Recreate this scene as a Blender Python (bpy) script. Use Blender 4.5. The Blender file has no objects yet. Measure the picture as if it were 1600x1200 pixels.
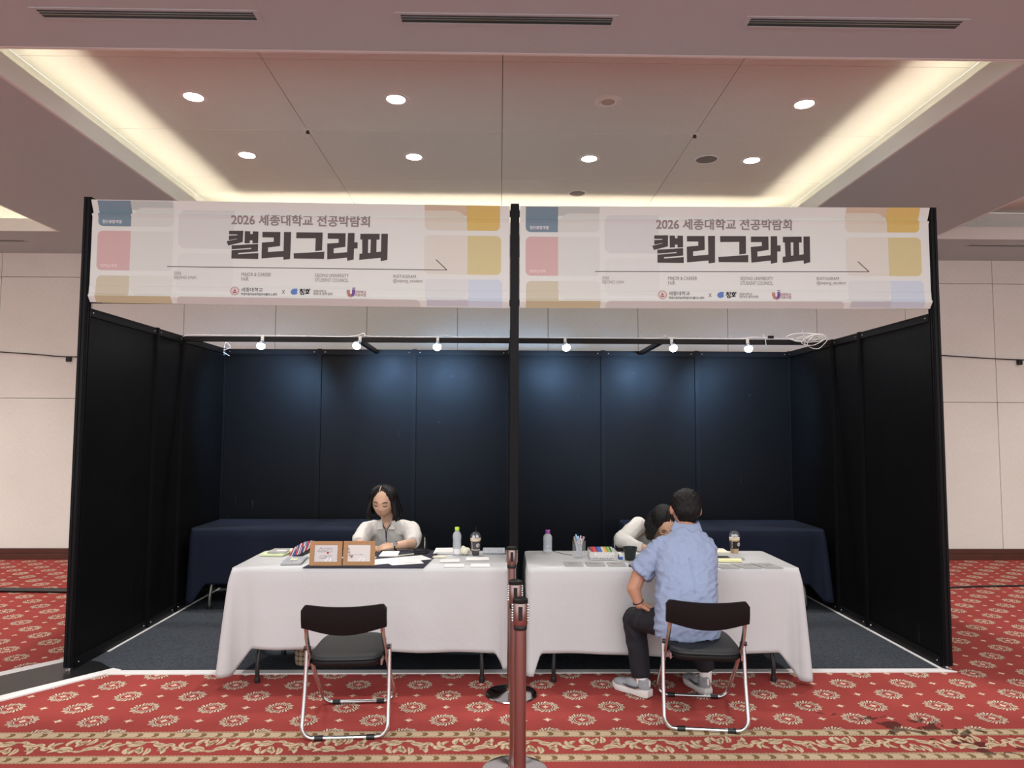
import bpy, bmesh, math, random
from mathutils import Vector, Matrix, noise
random.seed(7)
PI = math.pi
SC = bpy.context.scene
COL = SC.collection

# ---------------------------------------------------------------- camera
cam = bpy.data.cameras.new('camera'); camo = bpy.data.objects.new('camera', cam); COL.objects.link(camo)
cam.sensor_fit = 'HORIZONTAL'; cam.sensor_width = 36.0; cam.lens = 1100.0 / 1600.0 * 36.0
cam.clip_start = 0.05; cam.clip_end = 100
pitch, yaw, roll = .0658, .0174, .0037
Fv = Vector((math.sin(yaw) * math.cos(pitch), math.cos(yaw) * math.cos(pitch), math.sin(pitch)))
Xv = Vector((math.cos(yaw), -math.sin(yaw), 0)); Uv = Xv.cross(Fv)
X2 = Xv * math.cos(roll) + Uv * math.sin(roll); U2 = -Xv * math.sin(roll) + Uv * math.cos(roll)
M = Matrix((X2, U2, -Fv)).transposed().to_4x4(); M.translation = Vector((-.097, 0, 1.6425))
camo.matrix_world = M
SC.camera = camo

# ---------------------------------------------------------------- world, exposure
SC.view_settings.view_transform = 'Standard'; SC.view_settings.look = 'None'
SC.view_settings.gamma = 1.0; SC.view_settings.use_curve_mapping = False
SC.view_settings.exposure = 0.62
W = bpy.data.worlds.new('world'); SC.world = W; W.use_nodes = True
W.node_tree.nodes['Background'].inputs[0].default_value = (.97, .97, 1.0, 1)
W.node_tree.nodes['Background'].inputs[1].default_value = 1.12

def area(name, loc, size, power, color, direction=(0, 0, -1), spread=PI):
    l = bpy.data.lights.new(name, 'AREA'); l.shape = 'RECTANGLE'; l.size, l.size_y = size
    l.energy = power; l.color = color; l.spread = spread
    o = bpy.data.objects.new(name, l); COL.objects.link(o); o.location = loc
    zl = -Vector(direction).normalized(); yl = Vector((0, 1, 0)) if size[1] > size[0] or direction[0] == 0 and direction[1] == 0 else Vector((0, 0, 1))
    if size[0] > size[1] and direction[1] != 0: xl = Vector((1, 0, 0)); yl = zl.cross(xl)
    else: yl = Vector((0, 1, 0)); xl = yl.cross(zl)
    o.rotation_euler = Matrix((xl, yl, zl)).transposed().to_euler()
    return o
# added unseen fill lights standing in for lit coffers behind and beside the camera
area('hall_fill', (0, .2, 4.1), (5.6, 3.2), 200, (.98, .98, 1))
area('hall_fill', (-7.6, 2.0, 4.1), (3.6, 4.0), 120, (.98, .98, 1))
area('hall_fill', (7.6, 2.0, 4.1), (3.6, 4.0), 100, (1, .95, .92))
# cove strips of the main coffer and the one to its left
COVE = (1, .83, .64)
area('cove_strip', (-3.40, 6.09, 3.996), (.02, 3.9), 6.2, COVE, (1, 0, .8))
area('cove_strip', (3.19, 6.09, 3.996), (.02, 3.9), 6.2, COVE, (-1, 0, .8))
area('cove_strip', (-.1, 8.14, 3.996), (6.3, .02), 13, COVE, (0, -1, .8))
area('cove_strip', (-5.10, 6.09, 3.996), (.02, 3.9), 6.2, COVE, (-1, 0, .8))
area('cove_strip', (-8.2, 8.14, 3.996), (6.2, .02), 13, COVE, (0, -1, .8))
DOWN_W = 90; LAMP_W = 100; HALO = 0

# ---------------------------------------------------------------- node helper
class N:
    def __init__(s, t, k): s.t = t; s.k = k
    def _m(s, op, *a):
        n = s.t.nodes.new('ShaderNodeMath'); n.operation = op
        for i, v in enumerate((s,) + a):
            if isinstance(v, N): s.t.links.new(v.k, n.inputs[i])
            else: n.inputs[i].default_value = v
        return N(s.t, n.outputs[0])
    def __add__(s, o): return s._m('ADD', o)
    def __sub__(s, o): return s._m('SUBTRACT', o)
    def __mul__(s, o): return s._m('MULTIPLY', o)
    def __truediv__(s, o): return s._m('DIVIDE', o)
    def gt(s, v): return s._m('GREATER_THAN', v)
    def lt(s, v): return s._m('LESS_THAN', v)
    def f(s, op, *a): return s._m(op, *a)

def new_mat(name):
    m = bpy.data.materials.new(name); m.use_nodes = True
    return m, m.node_tree, m.node_tree.nodes['Principled BSDF']

def rgb(r, g, b):     # display colour 0..255 to linear
    f = lambda c: (c / 255 / 12.92) if c <= 10 else ((c / 255 + .055) / 1.055) ** 2.4
    return (f(r), f(g), f(b), 1)

def mat(name, col, rough=.6, metal=0, bump=0, bscale=200, var=0, vscale=8, stretch=None, alpha=None, trans=0, ior=1.45, emit=0, sheen=0, spec=.5, coat=0):
    m, t, p = new_mat(name)
    c = col if len(col) == 4 else tuple(col) + (1,)
    p.inputs['Base Color'].default_value = c
    p.inputs['Roughness'].default_value = rough; p.inputs['Metallic'].default_value = metal
    p.inputs['Transmission Weight'].default_value = trans; p.inputs['IOR'].default_value = ior
    p.inputs['Specular IOR Level'].default_value = spec
    if coat: p.inputs['Coat Weight'].default_value = coat
    if sheen: p.inputs['Sheen Weight'].default_value = sheen
    if emit:
        p.inputs['Emission Color'].default_value = c; p.inputs['Emission Strength'].default_value = emit
    if alpha is not None: p.inputs['Alpha'].default_value = alpha
    tc = None
    if bump or var:
        tc = t.nodes.new('ShaderNodeTexCoord'); mp = t.nodes.new('ShaderNodeMapping')
        t.links.new(tc.outputs['Object'], mp.inputs[0])
        if stretch: mp.inputs['Scale'].default_value = stretch
    if bump:
        n = t.nodes.new('ShaderNodeTexNoise'); n.inputs['Scale'].default_value = bscale; n.inputs['Detail'].default_value = 4
        t.links.new(mp.outputs[0], n.inputs['Vector'])
        b = t.nodes.new('ShaderNodeBump'); b.inputs['Strength'].default_value = bump; b.inputs['Distance'].default_value = .01
        t.links.new(n.outputs['Fac'], b.inputs['Height']); t.links.new(b.outputs[0], p.inputs['Normal'])
    if var:
        n = t.nodes.new('ShaderNodeTexNoise'); n.inputs['Scale'].default_value = vscale; n.inputs['Detail'].default_value = 5
        t.links.new(mp.outputs[0], n.inputs['Vector'])
        mx = t.nodes.new('ShaderNodeMix'); mx.data_type = 'RGBA'
        mx.inputs[6].default_value = tuple(max(0, x * (1 - var)) for x in c[:3]) + (1,)
        mx.inputs[7].default_value = tuple(min(1, x * (1 + var)) for x in c[:3]) + (1,)
        t.links.new(n.outputs['Fac'], mx.inputs[0]); t.links.new(mx.outputs[2], p.inputs['Base Color'])
    return m

# ---------------------------------------------------------------- mesh helper
class MB:
    def __init__(s): s.v = []; s.f = []
    def add(s, vs, fs):
        k = len(s.v); s.v += [Vector(v) for v in vs]; s.f += [tuple(i + k for i in f) for f in fs]; return s
    def box(s, a, b, mtx=None):
        (x0, y0, z0), (x1, y1, z1) = a, b
        vs = [Vector(p) for p in ((x0, y0, z0), (x1, y0, z0), (x1, y1, z0), (x0, y1, z0), (x0, y0, z1), (x1, y0, z1), (x1, y1, z1), (x0, y1, z1))]
        if mtx: vs = [mtx @ v for v in vs]
        return s.add(vs, [(3, 2, 1, 0), (4, 5, 6, 7), (0, 1, 5, 4), (1, 2, 6, 5), (2, 3, 7, 6), (3, 0, 4, 7)])
    def cbox(s, a, b, c=.003, mtx=None):   # box with chamfered edges on the vertical loops and top
        (x0, y0, z0), (x1, y1, z1) = a, b
        def ring(z, i): return [(x0 + i, y0 + c, z), (x0 + c, y0 + i, z), (x1 - c, y0 + i, z), (x1 - i, y0 + c, z), (x1 - i, y1 - c, z), (x1 - c, y1 - i, z), (x0 + c, y1 - i, z), (x0 + i, y1 - c, z)]
        vs = ring(z0, c * .7) + ring(z0 + c, 0) + ring(z1 - c, 0) + ring(z1, c * .7)
        vs = [Vector(v) for v in vs]
        if mtx: vs = [mtx @ v for v in vs]
        fs = [tuple(range(7, -1, -1)), tuple(range(24, 32))]
        for r in range(3):
            for i in range(8): fs.append((r * 8 + i, r * 8 + (i + 1) % 8, r * 8 + 8 + (i + 1) % 8, r * 8 + 8 + i))
        return s.add(vs, fs)
    def tube(s, pts, r, n=10, closed=False, caps=True, flat=None):
        pts = [Vector(p) for p in pts]; m = len(pts)
        rs = r if isinstance(r, (list, tuple)) else [r] * m
        prev = None; vs = []
        for i, p in enumerate(pts):
            a = pts[(i - 1) % m] if (closed or i > 0) else p; b = pts[(i + 1) % m] if (closed or i < m - 1) else p
            d = (b - a).normalized()
            if prev is None:
                u = d.orthogonal().normalized()
                if abs(d.z) < .9: u = Vector((0, 0, 1)) - d * d.z; u.normalize()
            else:
                u = prev - d * prev.dot(d); u.normalize()
            prev = u; w = d.cross(u)
            for k in range(n):
                t = 2 * PI * k / n
                vs.append(p + u * math.cos(t) * rs[i] * (flat or 1) + w * math.sin(t) * rs[i])
        fs = []
        for i in range(m if closed else m - 1):
            j = (i + 1) % m
            for k in range(n): fs.append((i * n + k, i * n + (k + 1) % n, j * n + (k + 1) % n, j * n + k))
        if caps and not closed: fs += [tuple(range(n - 1, -1, -1)), tuple(range((m - 1) * n, m * n))]
        return s.add(vs, fs)
    def lathe(s, prof, c=(0, 0, 0), n=24, mtx=None, cap=True):
        vs = []
        for r, z in prof:
            for k in range(n): vs.append(Vector((r * math.cos(2 * PI * k / n), r * math.sin(2 * PI * k / n), z)))
        if mtx: vs = [mtx @ v for v in vs]
        vs = [v + Vector(c) for v in vs]
        fs = []
        for i in range(len(prof) - 1):
            for k in range(n): fs.append((i * n + k, i * n + (k + 1) % n, (i + 1) * n + (k + 1) % n, (i + 1) * n + k))
        if cap: fs += [tuple(range(n - 1, -1, -1)), tuple(range((len(prof) - 1) * n, len(prof) * n))]
        return s.add(vs, fs)
    def ell(s, c, r, n=16, m=10, mtx=None):
        vs = []; fs = []
        for i in range(1, m):
            a = PI * i / m
            for k in range(n): vs.append(Vector((r[0] * math.sin(a) * math.cos(2 * PI * k / n), r[1] * math.sin(a) * math.sin(2 * PI * k / n), r[2] * math.cos(a))))
        vs += [Vector((0, 0, r[2])), Vector((0, 0, -r[2]))]
        if mtx: vs = [mtx @ v for v in vs]
        vs = [v + Vector(c) for v in vs]
        for i in range(m - 2):
            for k in range(n): fs.append((i * n + k, (i + 1) * n + k, (i + 1) * n + (k + 1) % n, i * n + (k + 1) % n))
        t = (m - 1) * n
        for k in range(n): fs.append((t, k, (k + 1) % n)); fs.append((t + 1, (m - 2) * n + (k + 1) % n, (m - 2) * n + k))
        return s.add(vs, fs)
    def cap(s, p0, p1, r0, r1=None, n=12):     # capsule limb: tapered tube with round ends
        r1 = r0 if r1 is None else r1
        p0, p1 = Vector(p0), Vector(p1)
        s.tube([p0, p1], [r0, r1], n); s.ell(p0, (r0,) * 3, n, 8); s.ell(p1, (r1,) * 3, n, 8); return s
    def chain(s, pts, rs, n=12):
        for i in range(len(pts) - 1): s.cap(pts[i], pts[i + 1], rs[i], rs[i + 1], n)
        return s
    def loft(s, secs, n=28, power=2.3):        # secs: (centre, rx, ry, tilt) elliptical rings
        vs = []
        for c, rx, ry, tilt in secs:
            for k in range(n):
                a = 2 * PI * k / n; ca, sa = math.cos(a), math.sin(a)
                x = rx * math.copysign(abs(ca) ** (2 / power), ca); y = ry * math.copysign(abs(sa) ** (2 / power), sa)
                vs.append(Vector(c) + Vector((x, y * math.cos(tilt), -y * math.sin(tilt))))
        fs = [tuple(range(n - 1, -1, -1)), tuple(range((len(secs) - 1) * n, len(secs) * n))]
        for i in range(len(secs) - 1):
            for k in range(n): fs.append((i * n + k, i * n + (k + 1) % n, (i + 1) * n + (k + 1) % n, (i + 1) * n + k))
        return s.add(vs, fs)
    def mesh(s, name='m', smooth=35):
        me = bpy.data.meshes.new(name); me.from_pydata([tuple(v) for v in s.v], [], s.f); me.validate()
        bm = bmesh.new(); bm.from_mesh(me); bmesh.ops.recalc_face_normals(bm, faces=bm.faces); bm.to_mesh(me); bm.free()
        if smooth:
            me.shade_smooth(); me.set_sharp_from_angle(angle=math.radians(smooth))
        return me
    def build(s, name, m, parent=None, smooth=35, label=None):
        return link(name, s.mesh(name, smooth), m, parent, label)

def link(name, me, m, parent=None, label=None):
    o = bpy.data.objects.new(name, me); COL.objects.link(o)
    if m and not me.materials: me.materials.append(m)
    if parent: o.parent = parent
    if label: o['label'] = label
    return o
def tag(o, label=None, cat=None, group=None, kind=None):
    if label: o['label'] = label
    if cat: o['category'] = cat
    if group: o['group'] = group
    if kind: o['kind'] = kind
    return o
def empty(name, loc, label, cat, group=None, rz=0):
    o = bpy.data.objects.new(name, None); COL.objects.link(o); o.location = loc; o.rotation_euler = (0, 0, rz)
    o.empty_display_size = .1
    return tag(o, label, cat, group)
def copy_tree(o, parent=None):
    c = o.copy(); COL.objects.link(c)
    if parent: c.parent = parent
    for ch in o.children: copy_tree(ch, c)
    return c
def remesh(mb, voxel, smooth=4, disp=None):
    me = mb.mesh('tmp', 0); o = bpy.data.objects.new('tmp', me); COL.objects.link(o)
    r = o.modifiers.new('r', 'REMESH'); r.mode = 'VOXEL'; r.voxel_size = voxel
    if smooth:
        sm = o.modifiers.new('s', 'SMOOTH'); sm.iterations = smooth; sm.factor = .6
    dg = bpy.context.evaluated_depsgraph_get()
    out = bpy.data.meshes.new_from_object(o.evaluated_get(dg)); bpy.data.objects.remove(o)
    if disp:
        ns = [v.normal.copy() for v in out.vertices]
        for v, nn in zip(out.vertices, ns): v.co += nn * disp(v.co)
    out.shade_smooth()
    return out

# ---------------------------------------------------------------- materials
BEIGE = (.66, .56, .47)
def wall_mat():
    m, t, p = new_mat('fabric_wall'); tc = t.nodes.new('ShaderNodeTexCoord')
    mp = t.nodes.new('ShaderNodeMapping'); mp.inputs['Scale'].default_value = (60, 60, 14); t.links.new(tc.outputs['Object'], mp.inputs[0])
    n = t.nodes.new('ShaderNodeTexNoise'); n.inputs['Scale'].default_value = 1.5; n.inputs['Detail'].default_value = 6; t.links.new(mp.outputs[0], n.inputs['Vector'])
    n2 = t.nodes.new('ShaderNodeTexNoise'); n2.inputs['Scale'].default_value = 1.1; n2.inputs['Detail'].default_value = 3; t.links.new(tc.outputs['Object'], n2.inputs['Vector'])
    s = N(t, n.outputs['Fac']) * .45 + N(t, n2.outputs['Fac']) * .35
    r = t.nodes.new('ShaderNodeValToRGB'); t.links.new(s.k, r.inputs[0])
    r.color_ramp.elements[0].position = .25; r.color_ramp.elements[0].color = (.76, .77, .70, 1)
    r.color_ramp.elements[1].position = .55; r.color_ramp.elements[1].color = (.88, .88, .82, 1)
    t.links.new(r.outputs[0], p.inputs['Base Color']); p.inputs['Roughness'].default_value = .9
    b = t.nodes.new('ShaderNodeBump'); b.inputs['Strength'].default_value = .25; b.inputs['Distance'].default_value = .004
    t.links.new(n.outputs['Fac'], b.inputs['Height']); t.links.new(b.outputs[0], p.inputs['Normal'])
    return m
def carpet_mat():
    m, t, p = new_mat('hall_carpet')
    tc = t.nodes.new('ShaderNodeTexCoord'); sp = t.nodes.new('ShaderNodeSeparateXYZ'); t.links.new(tc.outputs['Object'], sp.inputs[0])
    X = N(t, sp.outputs[0]); Y = N(t, sp.outputs[1])
    a = (X + 2.18) / .197; b = (Y - 4.68) / .1862
    i = a.f('ROUND'); j = b.f('ROUND'); dx = (a - i) * .197; dy = (b - j) * .1862
    par = (i + j).f('MODULO', 2.0).f('ABSOLUTE'); even = par.lt(.5)
    r = (dx * dx + dy * dy).f('SQRT'); th = dy.f('ARCTAN2', dx)
    nz = t.nodes.new('ShaderNodeTexNoise'); nz.inputs['Scale'].default_value = 90; nz.inputs['Detail'].default_value = 2; t.links.new(tc.outputs['Object'], nz.inputs['Vector'])
    nf = N(t, nz.outputs['Fac'])
    # wreath ring broken into leaves
    lob = (th * 11.0).f('SINE') * .006
    ring = r.gt(.050) * (r + lob).lt(.078)
    gap = ((th * 22.0 + r * 160.0).f('SINE')).gt(-.35)
    inner = r.gt(.040) * r.lt(.0445)
    dark = (r.gt(.0445) * r.lt(.050)).f('MAXIMUM', ring - ring * gap) * even
    ax, ay = dx.f('ABSOLUTE'), dy.f('ABSOLUTE')
    star = (ax / .034).f('POWER', .55) + (ay / .034).f('POWER', .55)
    u = ((dx + dy) * .7071).f('ABSOLUTE'); v = ((dx - dy) * .7071).f('ABSOLUTE')
    star2 = (u / .022).f('POWER', .55) + (v / .022).f('POWER', .55)
    st = star.lt(1.0).f('MAXIMUM', star2.lt(1.0))
    cream = st.f('MAXIMUM', (ring * gap).f('MAXIMUM', inner) * even)
    cream = cream * nf.gt(.40)
    field = Y.gt(3.975); cream = cream * field; dark = dark * field
    # gold guard bands with a little repeating leaf
    def band(y0, y1, flip):
        h = (Y - y0) / (y1 - y0); on = h.gt(0.0) * h.lt(1.0)
        ph = X * (2 * PI / .085); w = (h * 2 - 1)
        curl = ((ph + w * w * 3.0).f('SINE')) * (w.f('ABSOLUTE').lt(.55))
        ln = w.f('ABSOLUTE').gt(.72) * w.f('ABSOLUTE').lt(.82)
        tick = (X * (2 * PI / .02)).f('SINE').gt(0.2) * w.f('ABSOLUTE').gt(.86)
        d = curl.gt(.55).f('MAXIMUM', ln).f('MAXIMUM', tick * .7)
        return on, d * on
    on1, d1 = band(3.893, 3.975, 0); on2, d2 = band(3.612, 3.694, 1)
    gold = on1 + on2; gd = d1 + d2
    big = t.nodes.new('ShaderNodeTexNoise'); big.inputs['Scale'].default_value = 2.2; big.inputs['Detail'].default_value = 6; t.links.new(tc.outputs['Object'], big.inputs['Vector'])
    fine = t.nodes.new('ShaderNodeTexNoise'); fine.inputs['Scale'].default_value = 260; fine.inputs['Detail'].default_value = 2; t.links.new(tc.outputs['Object'], fine.inputs['Vector'])
    bright = N(t, big.outputs['Fac']) * .5 + N(t, fine.outputs['Fac']) * .55 + .47
    # spill stain near the right chair
    sw = t.nodes.new('ShaderNodeTexNoise'); sw.inputs['Scale'].default_value = 6.5; sw.inputs['Detail'].default_value = 7; sw.inputs['Distortion'].default_value = 1.6; t.links.new(tc.outputs['Object'], sw.inputs['Vector'])
    ex = (X - 2.30) + (Y - 3.92) * 1.1; ey = (Y - 3.92)
    e = (ex * ex) / .07 + (ey * ey) / .085
    stain = (N(t, sw.outputs['Fac']) - e * .10).gt(.495)
    def mixc(fac, c1, c2):
        n = t.nodes.new('ShaderNodeMix'); n.data_type = 'RGBA'; t.links.new(fac.k, n.inputs[0])
        for q, c in ((6, c1), (7, c2)):
            if isinstance(c, tuple): n.inputs[q].default_value = c
            else: t.links.new(c, n.inputs[q])
        return n.outputs[2]
    c = mixc(cream, (.325, .056, .048, 1), (.66, .56, .42, 1))
    c = mixc(dark, c, (.14, .035, .03, 1))
    c = mixc(gold, c, (.50, .39, .25, 1)); c = mixc(gd, c, (.20, .12, .055, 1))
    c = mixc(stain * .74, c, (.03, .015, .012, 1))
    mul = t.nodes.new('ShaderNodeMix'); mul.data_type = 'RGBA'; mul.blend_type = 'MULTIPLY'; mul.inputs[0].default_value = 1
    t.links.new(c, mul.inputs[6]); cb = t.nodes.new('ShaderNodeCombineColor')
    for q in range(3): t.links.new(bright.k, cb.inputs[q])
    t.links.new(cb.outputs[0], mul.inputs[7]); t.links.new(mul.outputs[2], p.inputs['Base Color'])
    p.inputs['Roughness'].default_value = .95; p.inputs['Specular IOR Level'].default_value = .1
    bp = t.nodes.new('ShaderNodeBump'); bp.inputs['Strength'].default_value = .5; bp.inputs['Distance'].default_value = .004
    t.links.new(fine.outputs['Fac'], bp.inputs['Height']); t.links.new(bp.outputs[0], p.inputs['Normal'])
    return m
def panel_mat():      # matt black laminate with scuffs
    m, t, p = new_mat('black_panel'); tc = t.nodes.new('ShaderNodeTexCoord')
    n = t.nodes.new('ShaderNodeTexNoise'); n.inputs['Scale'].default_value = 3; n.inputs['Detail'].default_value = 9; n.inputs['Roughness'].default_value = .7
    t.links.new(tc.outputs['Object'], n.inputs['Vector'])
    mp = t.nodes.new('ShaderNodeMapping'); mp.inputs['Scale'].default_value = (22, 22, 2.5); t.links.new(tc.outputs['Object'], mp.inputs[0])
    n2 = t.nodes.new('ShaderNodeTexNoise'); n2.inputs['Scale'].default_value = 1.6; n2.inputs['Detail'].default_value = 8; t.links.new(mp.outputs[0], n2.inputs['Vector'])
    sc = (N(t, n2.outputs['Fac']) + N(t, n.outputs['Fac']) * .5).gt(.985) * .5
    n3 = t.nodes.new('ShaderNodeTexNoise'); n3.inputs['Scale'].default_value = 17; n3.inputs['Detail'].default_value = 1; t.links.new(tc.outputs['Object'], n3.inputs['Vector'])
    sc = (sc + N(t, n3.outputs['Fac']).gt(.795)).f('MINIMUM', 1.0)
    mx = t.nodes.new('ShaderNodeMix'); mx.data_type = 'RGBA'; t.links.new(sc.k, mx.inputs[0])
    mx.inputs[6].default_value = (.0042, .0041, .0044, 1); mx.inputs[7].default_value = (.022, .023, .025, 1)
    t.links.new(mx.outputs[2], p.inputs['Base Color'])
    p.inputs['Specular IOR Level'].default_value = .14
    rr = N(t, n.outputs['Fac']) * .25 + .34; t.links.new(rr.k, p.inputs['Roughness'])
    return m
MT = dict(
    wall=wall_mat(), carpet=carpet_mat(), panel=panel_mat(),
    ceil=mat('painted_ceiling', (.47, .54, .55), .9, bump=.08, bscale=90),
    tile=mat('ceiling_tile', (.78, .79, .74), .85, bump=.15, bscale=120, var=.07, vscale=26, stretch=(1, 5, 1)),
    lip=mat('coffer_lip_paint', (.72, .73, .70), .6),
    base=mat('brown_baseboard', (.085, .028, .018), .45, var=.2, vscale=6),
    alu=mat('black_aluminium', (.006, .006, .007), .45, .0, spec=.18),
    beam=mat('dark_beam', (.012, .010, .010), .5, spec=.3),
    screw=mat('screw_metal', (.6, .6, .62), .3, 1),
    mat_grey=mat('grey_needlefelt', (.060, .068, .080), .95, bump=.9, bscale=120, var=.85, vscale=70, spec=.1),
    tape=mat('white_tape', (.80, .79, .77), .5),
    rubber=mat('black_rubber', (.012, .012, .012), .35, var=.4, vscale=5),
    cable=mat('black_cable', (.012, .011, .011), .5), wcable=mat('white_cable', (.75, .74, .72), .5),
    banner=mat('banner_vinyl', (.70, .74, .69), .62, bump=.02, bscale=25),
    cloth=mat('white_tablecloth', (.575, .585, .58), .8, bump=.8, bscale=5, spec=.2),
    navy=mat('navy_tablecloth', (.012, .016, .032), .8, bump=.3, bscale=9, spec=.2),
    steel=mat('dark_steel', (.05, .05, .05), .4, .7), grey_steel=mat('grey_steel', (.28, .29, .25), .35, .8),
    chrome=mat('chrome', (.66, .70, .70), .26, 1), plastic=mat('black_plastic', (.009, .008, .008), .5, spec=.2),
    vinyl=mat('dark_vinyl_seat', (.012, .014, .015), .55, bump=.12, bscale=60),
    rose=mat('rose_metal', (.36, .27, .245), .34, 1, bump=.02, bscale=60, stretch=(1, 1, .03)),
    basem=mat('steel_base', (.62, .61, .60), .14, 1),
    skin=mat('skin', (.58, .36, .24), .5, bump=.04, bscale=60, var=.06, vscale=14),
    skin_m=mat('tan_skin', (.47, .235, .145), .5, bump=.04, bscale=60, var=.08, vscale=14),
    hair=mat('black_hair', (.005, .004, .004), .48, bump=.8, bscale=60, stretch=(2.5, 2.5, .22), spec=.3),
    blouse=mat('white_blouse', (.66, .63, .585), .8, bump=.25, bscale=16), knit=mat('white_knit', (.64, .62, .57), .85, bump=.2, bscale=40),
    shirt=mat('light_blue_shirt', (.29, .355, .50), .8, bump=.18, bscale=22, spec=.2),
    trouser=mat('dark_trousers', (.010, .011, .016), .8, bump=.2, bscale=18),
    lips=mat('lips', (.42, .17, .13), .45), dark=mat('dark_detail', (.010, .008, .008), .5),
    sock=mat('white_sock', (.78, .76, .75), .8), shoe=mat('grey_shoe_knit', (.30, .32, .33), .7, bump=.3, bscale=140),
    sole=mat('white_sole', (.72, .70, .66), .6), shoe_dark=mat('shoe_mark', (.05, .055, .075), .5),
    paper=mat('white_paper', (.78, .765, .74), .8), paper2=mat('grey_paper', (.36, .36, .35), .6, var=.2, vscale=30),
    cream=mat('cream_paper', (.76, .72, .55), .8), green=mat('pale_green', (.62, .70, .42), .7),
    felt=mat('navy_felt', (.018, .018, .032), .9), kraft=mat('kraft_board', (.42, .235, .105), .75, var=.1, vscale=30),
    gold=mat('carpet_gold_yarn', (.56, .44, .29), .95, var=.3, vscale=60, spec=.1), goldd=mat('carpet_dark_yarn', (.26, .15, .07), .95, spec=.1),
    yell=mat('yellow_pad', (.80, .76, .42), .7), ink=mat('ink', (.05, .045, .045), .7), red=mat('red_ink', (.5, .03, .03), .6),
    black=mat('black_card', (.012, .012, .013), .4),
    coffee=mat('coffee', (.030, .012, .007), .25), latte=mat('latte', (.50, .33, .17), .4), foam=mat('milk_foam', (.70, .58, .42), .6),
    glass=mat('clear_plastic', (.82, .84, .85), .08, alpha=.07), frost=mat('frosted_plastic', (.70, .74, .77), .15, alpha=.45),
    spk=mat('speaker_mesh', (.22, .21, .20), .7), trim=mat('white_trim', (.84, .82, .78), .4),
)

# ================================================================ THE ROOM
fl = MB().box((-10, -4, -.1), (10, 9.1, 0)).build('floor', MT['carpet'], smooth=0); tag(fl, 'red hall carpet with cream medallions and a gold scroll border', kind='structure')

# scroll motif on the carpet border: one period, copied along the border
def leaf(mb, p, ang, L, w, bend=.5, z=.0016, n=7):
    pts = []; 
    for i in range(n + 1):
        s = i / n; a = ang + bend * s * 1.6
        if i: q = q + Vector((math.cos(a), math.sin(a), 0)) * (L * 1.15 / n)
        else: q = Vector((p[0], p[1], z))
        d = Vector((-math.sin(a), math.cos(a), 0)); ww = w * 1.3 * math.sin(PI * min(1, s * .93 + .07)) ** .8
        pts.append((q + d * ww, q - d * ww))
    vs = [a for a, b in pts] + [b for a, b in pts]; m = n + 1
    mb.add(vs, [(i, i + 1, m + i + 1, m + i) for i in range(n)]); return q
PER = .67
def scroll():
    g = MB(); d = MB()
    st = [(PER * i / 40, 3.793 + .052 * math.sin(2 * PI * i / 40)) for i in range(41)]
    for i in range(40):
        (xa, ya), (xb, yb) = st[i], st[i + 1]; w = .0055
        g.add([(xa, ya - w, .0014), (xb, yb - w, .0014), (xb, yb + w, .0014), (xa, ya + w, .0014)], [(0, 1, 2, 3)])
    for k in range(2):
        s = 1 - 2 * k; x0 = PER * (.25 + .5 * k); yc = 3.793
        for (dx, dy, a, L, w, b) in ((0, .05, -1.9, .085, .013, -.9), (-.03, .045, -2.5, .08, .012, -1.0), (.05, .03, -.9, .09, .013, 1.0), (.0, .0, -1.57, .07, .015, .3), (-.05, -.01, -2.2, .075, .012, .9),
                                     (.04, -.02, -.7, .075, .012, -.8), (.09, -.01, -.2, .085, .012, -.9), (-.10, .02, -2.9, .08, .011, .9), (.12, .03, .3, .06, .010, -1.2), (-.12, .035, 2.7, .055, .010, 1.2),
                                     (.02, .06, .2, .06, .009, -1.0), (-.02, .06, 2.9, .06, .009, 1.0), (.0, -.035, -.3, .055, .011, -.9), (.0, -.035, -2.8, .055, .011, .9), (.10, -.045, .2, .06, .010, .8), (-.09, -.045, 2.9, .06, .010, -.8)):
            leaf(g, (x0 + dx, yc + s * dy), s * a, L, w, s * b)
            leaf(d, (x0 + dx + .004, yc + s * dy), s * a, L * .7, w * .18, s * b, z=.0022)
    return g.mesh('scroll', 0), d.mesh('scroll_vein', 0)
sg, sd = scroll()
for i in range(-6, 6):
    o = link('scroll_motif', sg, MT['gold'], fl); o.location = (i * PER - .1, 0, 0)
    o2 = link('leaf_vein', sd, MT['goldd'], o)

# back wall: core + fabric panels
wb = MB().box((-10, 9.13, 0), (10, 9.3, 4.4)).build('wall_back', mat('seam_shadow', (.10, .07, .05), .9), smooth=0); tag(wb, 'beige fabric-panelled hall wall behind the booth', kind='structure')
xs = [-3.006 + 1.178 * k for k in range(-6, 12)]
pan = {}
for r, (z0, z1) in enumerate(((.135, 2.03), (2.03, 3.60), (3.60, 4.4))):
    me = MB().cbox((.003, 9.10, z0 + .003), (1.175, 9.14, z1 - .003), .003).mesh('wall_panel', 0)
    for x in xs:
        if -10.2 < x < 9.2:
            o = link('wall_panel', me, MT['wall'], wb); o.location.x = x
bb = MB().cbox((-10, 9.075, 0), (10, 9.1, .075), .003).cbox((-10, 9.083, .078), (10, 9.1, .135), .003).build('baseboard_back', MT['base'], smooth=0); tag(bb, 'dark brown skirting board along the hall wall', kind='structure')
for sx, nm in ((-10.1, 'wall_left'), (10.0, 'wall_right')):
    tag(MB().box((sx, 0, 0), (sx + .1, 9.1, 4.4)).build(nm, MT['wall'], smooth=0), 'beige hall wall out at the side', kind='structure')

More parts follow.
